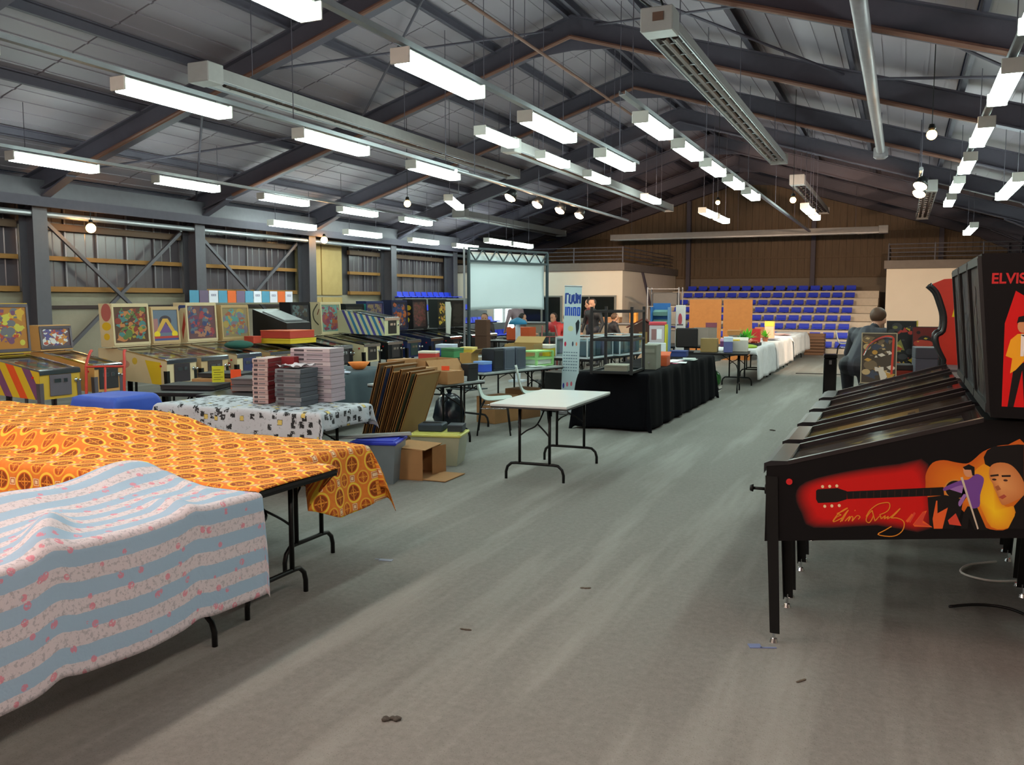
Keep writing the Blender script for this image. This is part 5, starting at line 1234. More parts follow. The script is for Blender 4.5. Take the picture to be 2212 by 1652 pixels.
# ---------------------------------------------------------------- shell chairs
def shell_chair(label, x, y, rz, m=WHITEP, group=None):
    t = thing('shell_chair', label, 'chair', (x, y, 0), rz, group)
    # one-piece shell, profile swept across the width (x forward)
    prof = smoothpts([(0.23, 0.425), (0.19, 0.445), (0.05, 0.435), (-0.08, 0.432), (-0.16, 0.47), (-0.205, 0.58), (-0.235, 0.72), (-0.255, 0.82)], 3)
    V, F = [], []; nw = 10
    for i, (px, pz) in enumerate(prof):
        f = i / (len(prof) - 1)
        hw = 0.20 + 0.02 * math.sin(PI * f) - (0.05 if f > 0.92 else 0) - 0.02 * max(0, f - .55) / .45
        for j in range(nw + 1):
            s = -1 + 2 * j / nw; cup = 0.025 * s * s
            V.append((px + (cup if f > 0.55 else 0), s * hw, pz + (cup if f <= 0.55 else 0)))
    for i in range(len(prof) - 1):
        for j in range(nw):
            k = i * (nw + 1) + j; F.append((k, k + 1, k + nw + 2, k + nw + 1))
    me = bpy.data.meshes.new('shell'); me.from_pydata(V, [], F); me.materials.append(m)
    for p in me.polygons: p.use_smooth = True
    o = bpy.data.objects.new('shell', me); COL.objects.link(o); o.parent = t
    so = o.modifiers.new('thick', 'SOLIDIFY'); so.thickness = 0.008
    for sx in (-1, 1):
        for sy in (-1, 1):
            obj('leg', tube(bm_new(), [(sx * 0.12, sy * 0.12, 0.425), (sx * 0.17, sy * 0.2, 0.34), (sx * 0.21, sy * 0.23, 0.0)], 0.010, 8), BLACKM, t, True)
    b = bm_new()
    for sy in (-1, 1): tube(b, [(-0.17, sy * 0.2, 0.34), (0.17, sy * 0.2, 0.34)], 0.008, 6)
    tube(b, [(0.12, -0.12, 0.422), (0.12, 0.12, 0.422)], 0.010, 6); tube(b, [(-0.12, -0.12, 0.422), (-0.12, 0.12, 0.422)], 0.010, 6)
    obj('seat_frame', b, CHROME, t, True)
    return t
shell_chair('white plastic shell chair next to the cardboard box table', -4.72, 9.98, 0.42)
shell_chair('white plastic shell chair next to the bare white table', -4.52, 10.82, 0.42)
shell_chair('white plastic shell chair standing alone at the far end of the aisle', -1.5, 27.0, 0.1)
for i, (x, y) in enumerate(((-7.3, 19.9), (-6.9, 20.2), (-7.9, 20.4))):
    shell_chair('beige shell chair at the tables behind the screen', x, y, PI / 2 + 0.2, rb((150, 136, 116)), 'chairs behind the screen')
# black bin bag and black seat cover by the chairs
t = thing('bin_bag', 'black bin bag slumped under the second stall table', 'bag', (-5.3, 9.85, 0)); b = sph(bm_new(), (0, 0, 0.2), 0.21, (1, 1, 1.0), 16)
for v in b.verts: v.co += Vector((random.uniform(-.015, .015), random.uniform(-.015, .015), 0)); v.co.z = max(0.0, v.co.z * (1.0 if v.co.z < .3 else 1.25))
obj('bag', b, mat('bin_liner', (20, 26, 36), 0.25), t, True); obj('knot', lathe(bm_new(), [(0.03, 0.44), (0.02, 0.5), (0.05, 0.56)], n=8), MATS['bin_liner'], t)
carton('black crate under the table between the two white chairs', (-4.75, 12.6, 0.0), (0.4, 0.7, 0.6), -0.2, rb((24, 26, 28)))

# ---------------------------------------------------------------- projection screen on a truss
A_ = Vector((-7.53, 14.8, 0)); B_ = Vector((-6.81, 17.0, 0)); D_ = (B_ - A_); SL = D_.length
scr = thing('projection_screen', 'white projection screen hung in a dark truss goal frame', 'screen', A_, math.atan2(D_.y, D_.x))
TR = mat('truss_dark', (58, 70, 76), 0.4, 0.4)
for x in (0.0, SL):
    b = bm_new(); bx(b, (x, 0, 1.33), (0.045, 0.045, 2.66)); bx(b, (x, 0, 0.01), (0.5, 0.5, 0.02)); obj('post', b, TR, scr)
b = bm_new(); cyl(b, (-0.03, 0.09, 0.0), (-0.03, 0.09, 2.7), 0.02, n=8); obj('side_pole', b, GALV, scr)
b = bm_new(); bx(b, (SL / 2, 0, 2.68), (SL, 0.04, 0.04)); bx(b, (SL / 2, 0, 2.44), (SL, 0.04, 0.04)); obj('chord', b, TR, scr)
b = bm_new(); n = 6
for k in range(n):
    x0 = SL * k / n; x1 = SL * (k + .5) / n; x2 = SL * (k + 1) / n
    cyl(b, (x0, 0, 2.67), (x1, 0, 2.45), 0.014, n=6); cyl(b, (x1, 0, 2.45), (x2, 0, 2.67), 0.014, n=6)
obj('lattice', b, TR, scr)
V, F = [], []
for i in range(25):
    for j in range(15):
        u, v = i / 24, j / 14; zb = 1.50 + 0.03 * math.sin(PI * u) - 0.0
        V.append((0.03 + (SL - 0.06) * u, 0.06 + 0.012 * math.sin(9 * u) * v + 0.012 * math.sin(5 * u + 6 * v), 2.62 - (2.62 - zb) * v))
for i in range(24):
    for j in range(14): k = i * 15 + j; F.append((k, k + 15, k + 16, k + 1))
me = bpy.data.meshes.new('screen_cloth'); me.from_pydata(V, [], F); me.materials.append(mat('screen_white', (206, 220, 226), 0.8, 0, 0.03, 3))
for p in me.polygons: p.use_smooth = True
o = bpy.data.objects.new('screen_cloth', me); COL.objects.link(o); o.parent = scr; m_ = o.modifiers.new('t', 'SOLIDIFY'); m_.thickness = 0.003
# ---------------------------------------------------------------- roll-up banner
bn = thing('rollup_banner', 'tall narrow pale blue roll-up banner with dark blue lettering', 'banner', (-4.49, 12.1, 0), 0.32)
bn.rotation_euler = (0, 0.03, 0.32)
obj('sheet', bx(bm_new(), (0, 0, 0.98), (0.25, 0.006, 1.84)), mat('banner_pale', (190, 214, 222), 0.5, 0, 0.03), bn)
obj('base', bx(bm_new(), (0, 0, 0.03), (0.30, 0.16, 0.06), bev=0.012), GALV, bn); obj('top_bar', cyl(bm_new(), (-0.13, 0, 1.905), (0.13, 0, 1.905), 0.01, n=8), GALV, bn)
obj('pole', cyl(bm_new(), (0, 0.04, 0.03), (0, 0.02, 1.9), 0.008, n=6), BLACKM, bn)
DB, MB_ = (44, 72, 150), (36, 84, 196)
L = []
x0 = -0.11
def strokes(list_, c, w_):
    for s in list_:
        for q in ribbon(s, w_): L.append((c, q))
# two heavy words, only the strokes can be told
zc = 1.72
strokes([[(-.105, zc - .07), (-.105, zc + .07), (-.07, zc + .07)], [(-.05, zc + .06), (-.055, zc - .05), (-.03, zc - .07), (-.015, zc - .05), (-.012, zc + .05)], [(0.012, zc + .06), (.01, zc - .03), (.03, zc - .065), (.05, zc - .03), (.045, zc + .08)], [(.065, zc - .06), (.068, zc + .06), (.085, zc), (.105, zc + .06), (.105, zc - .06)]], DB, 0.026)
art('lettering', bn, (0, -0.0035, 0), (1, 0, 0), (0, 0, 1), L, 0.0006); L = []
zc = 1.535
strokes([[(-.10, zc - .06), (-.10, zc + .06)], [(-.075, zc - .06), (-.075, zc + .055), (-.045, zc + .055), (-.045, zc - .06)], [(-.015, zc + .055), (-.015, zc - .06)], [(.015, zc - .06), (.015, zc + .055), (.045, zc + .055), (.045, zc - .06)], [(.075, zc - .055), (.075, zc + .055), (.105, zc + .055), (.105, zc - .055), (.075, zc - .055)]], MB_, 0.021)
art('lettering', bn, (0, -0.0035, 0), (1, 0, 0), (0, 0, 1), L, 0.0006); L = []
L += [((34, 48, 58), [(.05, 1.36), (.09, 1.42), (.11, 1.38), (.105, 1.28), (.07, 1.18), (.06, 1.26)]), ((206, 214, 170), ell(-.02, 1.28, .04, .04)), ((196, 50, 84), ell(-.09, 1.05, .016, .036)), ((54, 70, 90), ell(.02, 1.055, .012, .036)), ((220, 140, 110), ell(.075, 1.055, .012, .03)), ((50, 70, 160), ell(-.095, .43, .014, .04)), ((210, 110, 130), ell(-.04, .45, .016, .035)), ((210, 110, 130), ell(.02, .46, .016, .035))]
art('picture_print', bn, (0, -0.0035, 0), (1, 0, 0), (0, 0, 1), L, 0.0006); L = []
for k in range(11):
    z = .92 - k * .045 if k < 7 else .33 - (k - 7) * .05
    for j in range(6): L.append(((104, 130, 150), rect(-.11 + j * .036, z, -.11 + j * .036 + random.uniform(.02, .03), z + .014)))
art('small_print', bn, (0, -0.0035, 0), (1, 0, 0), (0, 0, 1), L, 0.0006)

# ---------------------------------------------------------------- goods on the black drape: rack, computer case, boxes
rk = thing('metal_rack', 'open black square-tube rack standing on the black drape', 'rack', (-3.38, 10.95, 0.755), 0.06)
RM = mat('rack_paint', (30, 38, 42), 0.4, 0.3)
for sx in (-1, 1):
    for sy in (-1, 1): obj('upright', bx(bm_new(), (sx * 0.26, sy * 0.36, 0.43), (0.035, 0.035, 0.86)), RM, rk)
for z in (0.03, 0.44, 0.80):
    b = bm_new()
    for s in (-1, 1): bx(b, (0, s * 0.36, z), (0.52, 0.03, 0.03)); bx(b, (s * 0.26, 0, z), (0.03, 0.72, 0.03))
    obj('shelf_frame', b, RM, rk)
obj('base_tray', bx(bm_new(), (0, 0, 0.012), (0.5, 0.7, 0.012)), RM, rk)
t = thing('computer_case', 'beige desktop computer case behind the black rack', 'computer', (-3.14, 11.72, 0.755), 0.1)
obj('case', bx(bm_new(), (0, 0, 0.17), (0.2, 0.42, 0.34), bev=0.008), rb((128, 132, 120)), t); obj('drive_bay', bx(bm_new(), (0, -0.213, 0.26), (0.15, 0.008, 0.05)), rb((150, 152, 140)), t); obj('power_button', cyl(bm_new(), (0, -0.21, 0.1), (0, -0.218, 0.1), 0.012, n=10), GALV, t)
gbox('low beige device inside the rack base', (-3.36, 10.9, 0.785), (0.3, 0.34, 0.08), (140, 140, 126), 0.1)
carton('orange-brown open box of cards on the black drape', (-3.2, 12.4, 0.755), (0.26, 0.34, 0.13), 0.1, rb((190, 84, 40)), flaps=[(0, 1, 0.3)])
papers('pink and white magazines fanned on the black drape', (-3.12, 13.0, 0.755), 7, 0.2, 0.28, [(232, 220, 226), (214, 70, 130), (226, 228, 232)], 8)
papers('grey brochures at the back of the black drape', (-3.1, 13.75, 0.755), 5, 0.2, 0.28, [(180, 190, 186), (120, 136, 136)], 9)
gbox('small blue box at the end of the black drape', (-3.4, 14.5, 0.755), (0.26, 0.3, 0.1), (40, 60, 120), 0.1)
# glass display cases
def quad(p):
    b_ = bm_new(); b_.faces.new([b_.verts.new(q) for q in p]); return b_
for i, (x, y, lab) in enumerate(((-4.86, 13.85, 'glass display case with bright rim left of the black rack'), (-4.62, 14.85, 'glass display case with bright rim seen through the black rack'))):
    t = thing('display_case', lab, 'display case', (x, y, 0.745), -0.15)
    b = bm_new()
    bx(b, (0, 0, 0.015), (0.6, 0.94, 0.03))
    for s in (-1, 1): bx(b, (s * 0.285, 0, 0.34), (0.03, 0.94, 0.022)); bx(b, (0, s * 0.455, 0.34), (0.54, 0.03, 0.022))
    for sx in (-1, 1):
        for sy in (-1, 1): bx(b, (sx * 0.29, sy * 0.46, 0.17), (0.02, 0.02, 0.33))
    obj('frame', b, mat('case_alu', (206, 220, 226), 0.3, 0.2), t)
    for s in (-1, 1):
        obj('side_pane', quad([(s * 0.295, -.45 * s, .03), (s * 0.295, .45 * s, .03), (s * 0.295, .45 * s, .33), (s * 0.295, -.45 * s, .33)]), PANE, t); obj('end_pane', quad([(.28 * s, s * 0.465, .03), (-.28 * s, s * 0.465, .03), (-.28 * s, s * 0.465, .33), (.28 * s, s * 0.465, .33)]), PANE, t)
    obj('top_pane', quad([(-.27, -.44, .345), (.27, -.44, .345), (.27, .44, .345), (-.27, .44, .345)]), PANE, t)
    r = random.Random(60 + i)
    for k in range(5): obj('exhibit', bx(bm_new(), (0.10 + r.uniform(-.02, .02), -0.35 + 0.17 * k, 0.165), (0.34, 0.145, r.uniform(.22, .27)), bev=0.01), rb([(122, 152, 168), (160, 184, 192), (112, 140, 152), (158, 156, 178), (140, 164, 170)][k]), t)
bin_('grey crate with a blue base under the display cases', (-4.75, 14.0, 0.0), (0.4, 0.6, 0.36), -0.15, rb((110, 128, 140)), mat('blue_base', (44, 80, 190), 0.5))
# counter of the annex, kitchen goods, blue stand, toy machine
ct = thing('counter', 'pale service counter in front of the annex windows', 'counter', (-8.6, 24.5, 0)); obj('front', bx(bm_new(), (0, 0, 0.5), (4.2, 0.5, 1.0), bev=0.01), rb((150, 140, 126)), ct); obj('worktop', bx(bm_new(), (0, 0, 1.02), (4.4, 0.65, 0.04), bev=0.006), GALV, ct)
t = thing('cash_machine', 'black twin-hob cooker on the service counter', 'cooker', (-8.9, 24.5, 1.045)); obj('body', bx(bm_new(), (0, 0, 0.06), (0.5, 0.4, 0.12), bev=0.01), rb((160, 156, 146)), t)
for s in (-1, 1): obj('hob', cyl(bm_new(), (s * 0.12, 0, 0.12), (s * 0.12, 0, 0.14), 0.09, n=14), BLACKP, t)
gbox('orange box on the service counter', (-7.1, 24.5, 1.045), (0.2, 0.2, 0.3), (220, 140, 50), 0)
gbox('brown baskets of bread on the service counter', (-7.8, 24.5, 1.045), (0.6, 0.3, 0.16), (166, 120, 84), 0)
st = thing('display_stand', 'blue cardboard display stand with pale pockets', 'display stand', (-4.35, 16.9, 0), 0.1)
obj('back_panel', bx(bm_new(), (0, 0.12, 0.82), (0.34, 0.03, 1.64)), rb((46, 108, 176)), st); obj('side_panel', bx(bm_new(), (0.17, 0.0, 0.78), (0.03, 0.28, 1.56)), rb((110, 150, 190)), st); obj('side_panel', bx(bm_new(), (-0.17, 0.0, 0.78), (0.03, 0.28, 1.56)), rb((46, 108, 176)), st)
for k in range(6): obj('pocket', bx(bm_new(), (0, 0.04, 0.5 + 0.19 * k), (0.30, 0.14, 0.08), rot=Matrix.Rotation(0.3, 3, 'X')), rb((120, 160, 150)), st)
obj('plinth', bx(bm_new(), (0, 0, 0.2), (0.36, 0.3, 0.4)), rb((46, 108, 176)), st)
t = thing('leaflet_stand', 'white leaflet column with a red emblem beside the blue stand', 'display stand', (-4.0, 17.1, 0), 0.1); obj('column', bx(bm_new(), (0, 0, 0.8), (0.18, 0.16, 1.6), bev=0.01), rb((222, 214, 210)), t); art('emblem', t, (-0.06, -0.081, 1.2), (1, 0, 0), (0, 0, 1), [((190, 80, 90), ell(.06, .12, .04, .12)), ((110, 90, 96), rect(0, 0, .12, .03))])
t = thing('toy_machine', 'white and yellow toy vending machine with a red top', 'vending machine', (-4.12, 15.8, 0.0), 0.15)
for (z, s, c, nm) in ((0.36, (0.3, 0.3, 0.72), (206, 214, 224), 'base'), (0.82, (0.34, 0.32, 0.2), (226, 232, 236), 'shelf'), (1.08, (0.28, 0.28, 0.32), (200, 190, 196), 'window_box'), (1.27, (0.3, 0.3, 0.06), (206, 70, 84), 'top')):
    obj(nm, bx(bm_new(), (0, 0, z), s, bev=0.01), rb(c), t)
obj('side_strip', bx(bm_new(), (0.16, 0, 1.0), (0.03, 0.3, 0.5)), rb((206, 200, 50)), t); art('front_print', t, (-0.1, -0.1415, 0.97), (1, 0, 0), (0, 0, 1), [((150, 110, 110), rect(0, 0, .09, .2)), ((240, 244, 250), rect(.1, .02, .19, .2))])
# table with the monitor
t = thing('monitor', 'black monitor seen from behind on the dark table', 'monitor', (-3.62, 16.0, 0.745), 0.15); obj('screen_back', bx(bm_new(), (0, 0, 0.26), (0.40, 0.12, 0.36), bev=0.02), BLACKP, t); obj('stand', bx(bm_new(), (0, 0.02, 0.04), (0.1, 0.08, 0.09)), BLACKP, t); obj('foot', bx(bm_new(), (0, 0, 0.01), (0.26, 0.2, 0.02), bev=0.005), BLACKP, t)
carton('tan carton beside the black monitor', (-3.25, 16.25, 0.745), (0.3, 0.3, 0.24), 0.1, rb((150, 124, 76)))
gbox('blue-grey book box leaning by the tan carton', (-2.9, 16.2, 0.745), (0.16, 0.24, 0.28), (90, 96, 150), 0.2, (200, 214, 230))
gbox('small yellow box on the dark table', (-2.85, 16.6, 0.745), (0.16, 0.16, 0.22), (226, 190, 50), 0)
carton('basket-like white crate on the dark table', (-2.75, 16.55, 0.745), (0.3, 0.26, 0.2), 0.1, rb((206, 200, 190)), flaps=[(0, 1, 0.4)])
t = thing('watermelon_ball', 'glossy dark green ball under the dark table', 'ball', (-3.25, 16.45, 0.22)); obj('ball', sph(bm_new(), (0, 0, 0), 0.19, n=24), mat('green_gloss', (30, 96, 30), 0.25), t, True); obj('valve', cyl(bm_new(), (0, -.188, 0), (0, -.193, 0), 0.01, n=8), BLACKP, t)
t2 = thing('ball_stand', 'low white crate under the green ball', 'crate', (-3.25, 16.45, 0)); b = bm_new(); bx(b, (0, 0, 0.02), (0.36, 0.36, 0.04)); 
for s in (-1, 1): bx(b, (s * .17, 0, .05), (.02, .36, .06)); bx(b, (0, s * .17, .05), (.36, .02, .06))
obj('tray', b, WHITEM, t2)
# goods along the white row
def plant(label, x, y, z, c, r=0.14, n=26):
    t = thing('potted_plant', label, 'plant', (x, y, z)); obj('pot', lathe(bm_new(), [(0.05, 0), (0.07, 0.1), (0.06, 0.1)], n=12), rb((150, 90, 60)), t)
    rr = random.Random(int(x * 100 + y)); b = bm_new()
    for k in range(n):
        a, e = rr.uniform(0, 6.28), rr.uniform(0.1, 1.3); L_ = r * rr.uniform(.7, 1.2)
        d = Vector((math.cos(a) * math.cos(e), math.sin(a) * math.cos(e), math.sin(e))); s_ = Vector((-math.sin(a), math.cos(a), 0)) * 0.03
        p = Vector((0, 0, 0.09)); b.faces.new([b.verts.new(p), b.verts.new(p + d * L_ * .6 + s_), b.verts.new(p + d * L_), b.verts.new(p + d * L_ * .6 - s_)])
    obj('foliage', b, rb(c), t)
plant('bright green leafy plant on the middle white cloth', -3.1, 19.6, 0.755, (110, 206, 50), 0.26, 40)
plant('small bright green plant beside the red box on the white cloth', -2.85, 20.6, 0.755, (110, 200, 50), 0.18)
plant('dark green bushy plant at the front of the white cloth', -3.0, 18.4, 0.755, (50, 130, 50), 0.18)
t = thing('green_cloth', 'lime green cloth lying on the first white tablecloth corner', 'cloth', (-2.82, 17.75, 0.755)); obj('cloth', sph(bm_new(), (0, 0, 0.02), 0.22, (1, 1.2, 0.22), 16), rb((150, 180, 50)), t, True)
carton('shallow black tray of red goods on the white cloth', (-2.85, 18.6, 0.755), (0.34, 0.5, 0.06), 0.0, rb((36, 30, 34)), flaps=[])
t = thing('red_goods', 'pile of orange-red packets in the black tray', 'packets', (-2.85, 18.6, 0.766))
for k in range(12): o = obj('packet', bx(bm_new(), (0, 0, 0), (0.08, 0.1, 0.03), bev=0.004), rb([(206, 90, 60), (220, 140, 110), (190, 60, 50)][k % 3]), t); o.location = (random.uniform(-.11, .11), random.uniform(-.19, .19), 0.03 + 0.02 * (k % 4)); o.rotation_euler = (random.uniform(-.3, .3), random.uniform(-.3, .3), random.uniform(0, 3))
gbox('red box among the plants on the white cloth', (-3.0, 20.2, 0.755), (0.18, 0.18, 0.3), (206, 40, 44), 0)
gbox('purple box lying on the white cloth', (-3.2, 18.0, 0.755), (0.34, 0.3, 0.16), (90, 40, 90), 0.1, (200, 150, 190))
gbox('white goods box behind the purple box', (-3.25, 19.1, 0.755), (0.3, 0.3, 0.2), (214, 212, 206), 0.1)
gbox('tan box behind the plants on the white cloth', (-3.25, 18.9, 0.96), (0.3, 0.3, 0.1), (190, 130, 70), 0.1)
gbox('tall peach poster box with yellow top on the white cloth', (-3.0, 22.4, 0.755), (0.22, 0.2, 0.42), (226, 180, 150), 0, (240, 200, 80))
gbox('brown box beside the peach poster box', (-3.2, 22.1, 0.755), (0.2, 0.2, 0.28), (140, 84, 50), 0)
papers('pinkish paper plates spread over the far white cloth', (-2.95, 24.4, 0.755), 9, 0.3, 0.4, [(226, 200, 196), (200, 160, 160)], 12)
papers('grey leaflets spread over the middle white cloth', (-2.85, 21.3, 0.755), 8, 0.3, 0.3, [(214, 208, 214), (150, 140, 150)], 13)
# behind: brown boards, dark hut, white figure, small signs
panel_board('large brown chipboard sheet propped before the grandstand', (-5.15, 25.0, 0.0), (0.9, 1.72, 0.03), (math.radians(-4), 0, 0.1), (176, 118, 50), BOARD)
panel_board('second brown chipboard sheet propped beside the first', (-4.25, 25.1, 0.0), (0.8, 1.72, 0.03), (math.radians(-4), 0, 0.1), (160, 104, 44), BOARD)
ht = thing('model_hut', 'dark wooden model hut with red roof on the stall table', 'model house', (-5.05, 18.2, 0.745), 0.2)
obj('walls', prism(bm_new(), [(-0.3, 0), (0.3, 0), (0.3, 0.36), (0, 0.52), (-0.3, 0.36)], -0.2, 0.2), rb((78, 44, 32)), ht)
for s in (-1, 1): obj('roof', bx(bm_new(), (s * 0.17, 0, 0.47), (0.42, 0.5, 0.025), rot=Matrix.Rotation(s * 0.49, 3, 'Y')), rb((110, 44, 30)), ht)
obj('doorway', bx(bm_new(), (0, -0.202, 0.14), (0.18, 0.01, 0.28)), rb((150, 120, 70)), ht)
folding_table('folding table under the dark model hut', -4.8, 18.2, 1.2, 0.8, 0.74, 0.1, along='x')
t = thing('white_column', 'white leaflet tower with a pink band before the chipboard', 'display stand', (-4.3, 18.3, 0.745)); obj('tower', bx(bm_new(), (0, 0, 0.24), (0.16, 0.12, 0.48), bev=0.008), rb((228, 218, 206)), t); obj('band', bx(bm_new(), (0, 0, 0.35), (0.164, 0.124, 0.06)), rb((226, 140, 130)), t)
t = thing('sign_holder', 'clear grey sign holder standing on the stall table', 'sign holder', (-3.85, 18.35, 0.745)); obj('plate', bx(bm_new(), (0, 0, 0.2), (0.3, 0.02, 0.36)), rb((156, 140, 130)), t); obj('foot', bx(bm_new(), (0, 0, 0.01), (0.3, 0.12, 0.02)), rb((120, 110, 104)), t)
folding_table('folding table carrying the sign holders behind the monitor', -3.85, 18.7, 0.5, 1.2, 0.74)
t = thing('sign_holder', 'pink-topped small sign standing behind the monitor', 'sign holder', (-3.75, 18.9, 0.745)); obj('plate', bx(bm_new(), (0, 0, 0.25), (0.24, 0.02, 0.44)), rb((150, 136, 126)), t); obj('header', bx(bm_new(), (0, -0.012, 0.42), (0.24, 0.01, 0.1)), rb((150, 80, 96)), t)
bk = thing('wicker_basket', 'square brown wicker basket at the end of the white row', 'basket', (-2.45, 28.6, 0)); b = bm_new()
for k in range(7): 
    for s in (-1, 1): bx(b, (s * 0.28, 0, 0.05 + 0.095 * k), (0.03, 0.56, 0.075)); bx(b, (0, s * 0.28, 0.05 + 0.095 * k), (0.56, 0.03, 0.075))
obj('weave', b, rb((110, 76, 52)), bk); obj('bottom', bx(bm_new(), (0, 0, 0.015), (0.56, 0.56, 0.03)), rb((96, 66, 46)), bk)
# metal cage trolley between annex and grandstand
t = thing('shelf_trolley', 'grey metal shelving with film-wrapped goods beside the annex corner', 'shelving', (-6.9, 27.3, 0)); b = bm_new()
for sx in (-1, 1):
    for sy in (-1, 1): cyl(b, (sx * .5, sy * .25, 0), (sx * .5, sy * .25, 2.1), 0.02, n=6)
for z in (0.3, 0.9, 1.5, 2.05): bx(b, (0, 0, z), (1.0, 0.5, 0.02))
obj('frame', b, GALV, t)
for k, z in enumerate((0.31, 0.91, 1.51)): obj('wrapped_goods', bx(bm_new(), (0.05, 0, z + 0.22), (0.8, 0.42, 0.42), bev=0.03), rb([(120, 120, 116), (140, 136, 130), (100, 98, 98)][k]), t)

# ---------------------------------------------------------------- right-hand side beyond the pinball row
ar = thing('arcade_cabinet', 'tall red arcade cabinet with curved black front edge and yellow sticker', 'arcade cabinet', (0.21, 8.15, 0), 0)
pf_ = smoothpts([(0.0, 1.83), (0.06, 1.77), (0.10, 1.67), (0.13, 1.56), (0.125, 1.44), (0.075, 1.395), (0.09, 1.30), (0.14, 1.2)], 3) + [(0.13, 0.95), (0.05, 0.85), (0.02, 0.0), (0.82, 0.0), (0.82, 1.80), (0.60, 1.86), (0.30, 1.885), (0.10, 1.875)]
for s in (0.0, 0.60): obj('side_panel', prism(bm_new(), pf_, s, s + 0.025), mat('arcade_red', (196, 44, 26), 0.4), ar)
edge_ = pf_[:24]
for s in (0.0, 0.60): obj('edge_moulding', tube(bm_new(), [(x - 0.012, s + 0.0125, z) for x, z in edge_], 0.022, 8), BLACKP, ar, True)
obj('body', prism(bm_new(), [(0.2, 0.02), (0.2, 0.9), (0.25, 1.2), (0.2, 1.4), (0.25, 1.6), (0.12, 1.82), (0.78, 1.78), (0.78, 0.02)], 0.03, 0.595), BLACKP, ar)
art('sticker', ar, (0.17, 0.0, 1.56), (1, 0, 0), (0, 0, 1), [((222, 190, 30), [(0, 0), (.15, 0.0), (.17, .22), (.04, .2)]), ((70, 60, 30), ell(.09, .11, .035, .045)), ((222, 190, 30), ell(.095, .11, .018, .025))])
# playfield boards and amplifier cases on a table
folding_table('dark table beyond the arcade cabinet carrying playfields', 0.10, 10.6, 1.0, 1.2, 0.80)
pb = thing('playfield_board', 'bare pinball playfield with orange lane propped towards the aisle', 'playfield', (-0.21, 10.14, 0.80), 0.0); pb.rotation_euler = (math.radians(-14), 0, 0.05)
obj('board', bx(bm_new(), (0, 0, 0.28), (0.36, 0.02, 0.56)), rb((170, 160, 130)), pb)
art('field_print', pb, (-0.17, -0.0105, 0.01), (1, 0, 0), (0, 0, 1), rand_print(77, [(74, 62, 46), (200, 170, 110), (60, 70, 90), (206, 150, 50), (120, 100, 70), (220, 210, 190)], .34, .54, 40) + [((200, 60, 36), q) for q in ribbon(smoothpts([(.02, .3), (.08, .42), (.2, .5), (.3, .5), (.31, .4), (.3, .1)]), .022)])
obj('lane_guide', tube(bm_new(), smoothpts([(-.15, -.02, .3), (-.09, -.02, .42), (.03, -.02, .5), (.13, -.02, .5)]), 0.008, 6), CHROME, pb)
for i, (x, y, h_, c, lab) in enumerate(((0.02, 11.35, 0.66, [(30, 28, 30), (200, 170, 40), (60, 60, 64), (190, 50, 40), (130, 130, 60)], 'black playfield with yellow islands standing tallest on the dark table'), (0.30, 11.1, 0.6, [(120, 30, 24), (200, 60, 40), (210, 180, 40), (40, 30, 30)], 'red playfield with yellow bars standing beside the arcade cabinet'), (0.45, 11.35, 0.5, [(60, 54, 50), (140, 110, 70), (60, 90, 90), (160, 100, 50)], 'brown speckled playfield standing behind the red one'))):
    p_ = thing('playfield_board', lab, 'playfield', (x, y, 0.80), 0.15); p_.rotation_euler = (math.radians(-10), 0, 0.15)
    obj('board', bx(bm_new(), (0, 0, h_ / 2), (0.34, 0.02, h_)), BLACKP, p_); art('field_print', p_, (-0.165, -0.0105, 0.01), (1, 0, 0), (0, 0, 1), rand_print(80 + i, c, .33, h_ - .02, 40))
    obj('rail', bx(bm_new(), (0.165, -0.015, h_ / 2), (0.015, 0.03, h_)), rb((180, 160, 60)), p_)
gbox('grey amplifier case with dark dial on the dark table', (0.24, 10.3, 0.80), (0.22, 0.3, 0.40), (76, 78, 90), 0.1, (64, 66, 76))
gbox('black and red game box on the dark table', (0.02, 10.45, 0.80), (0.2, 0.3, 0.2), (150, 50, 34), 0.1, (40, 36, 36))

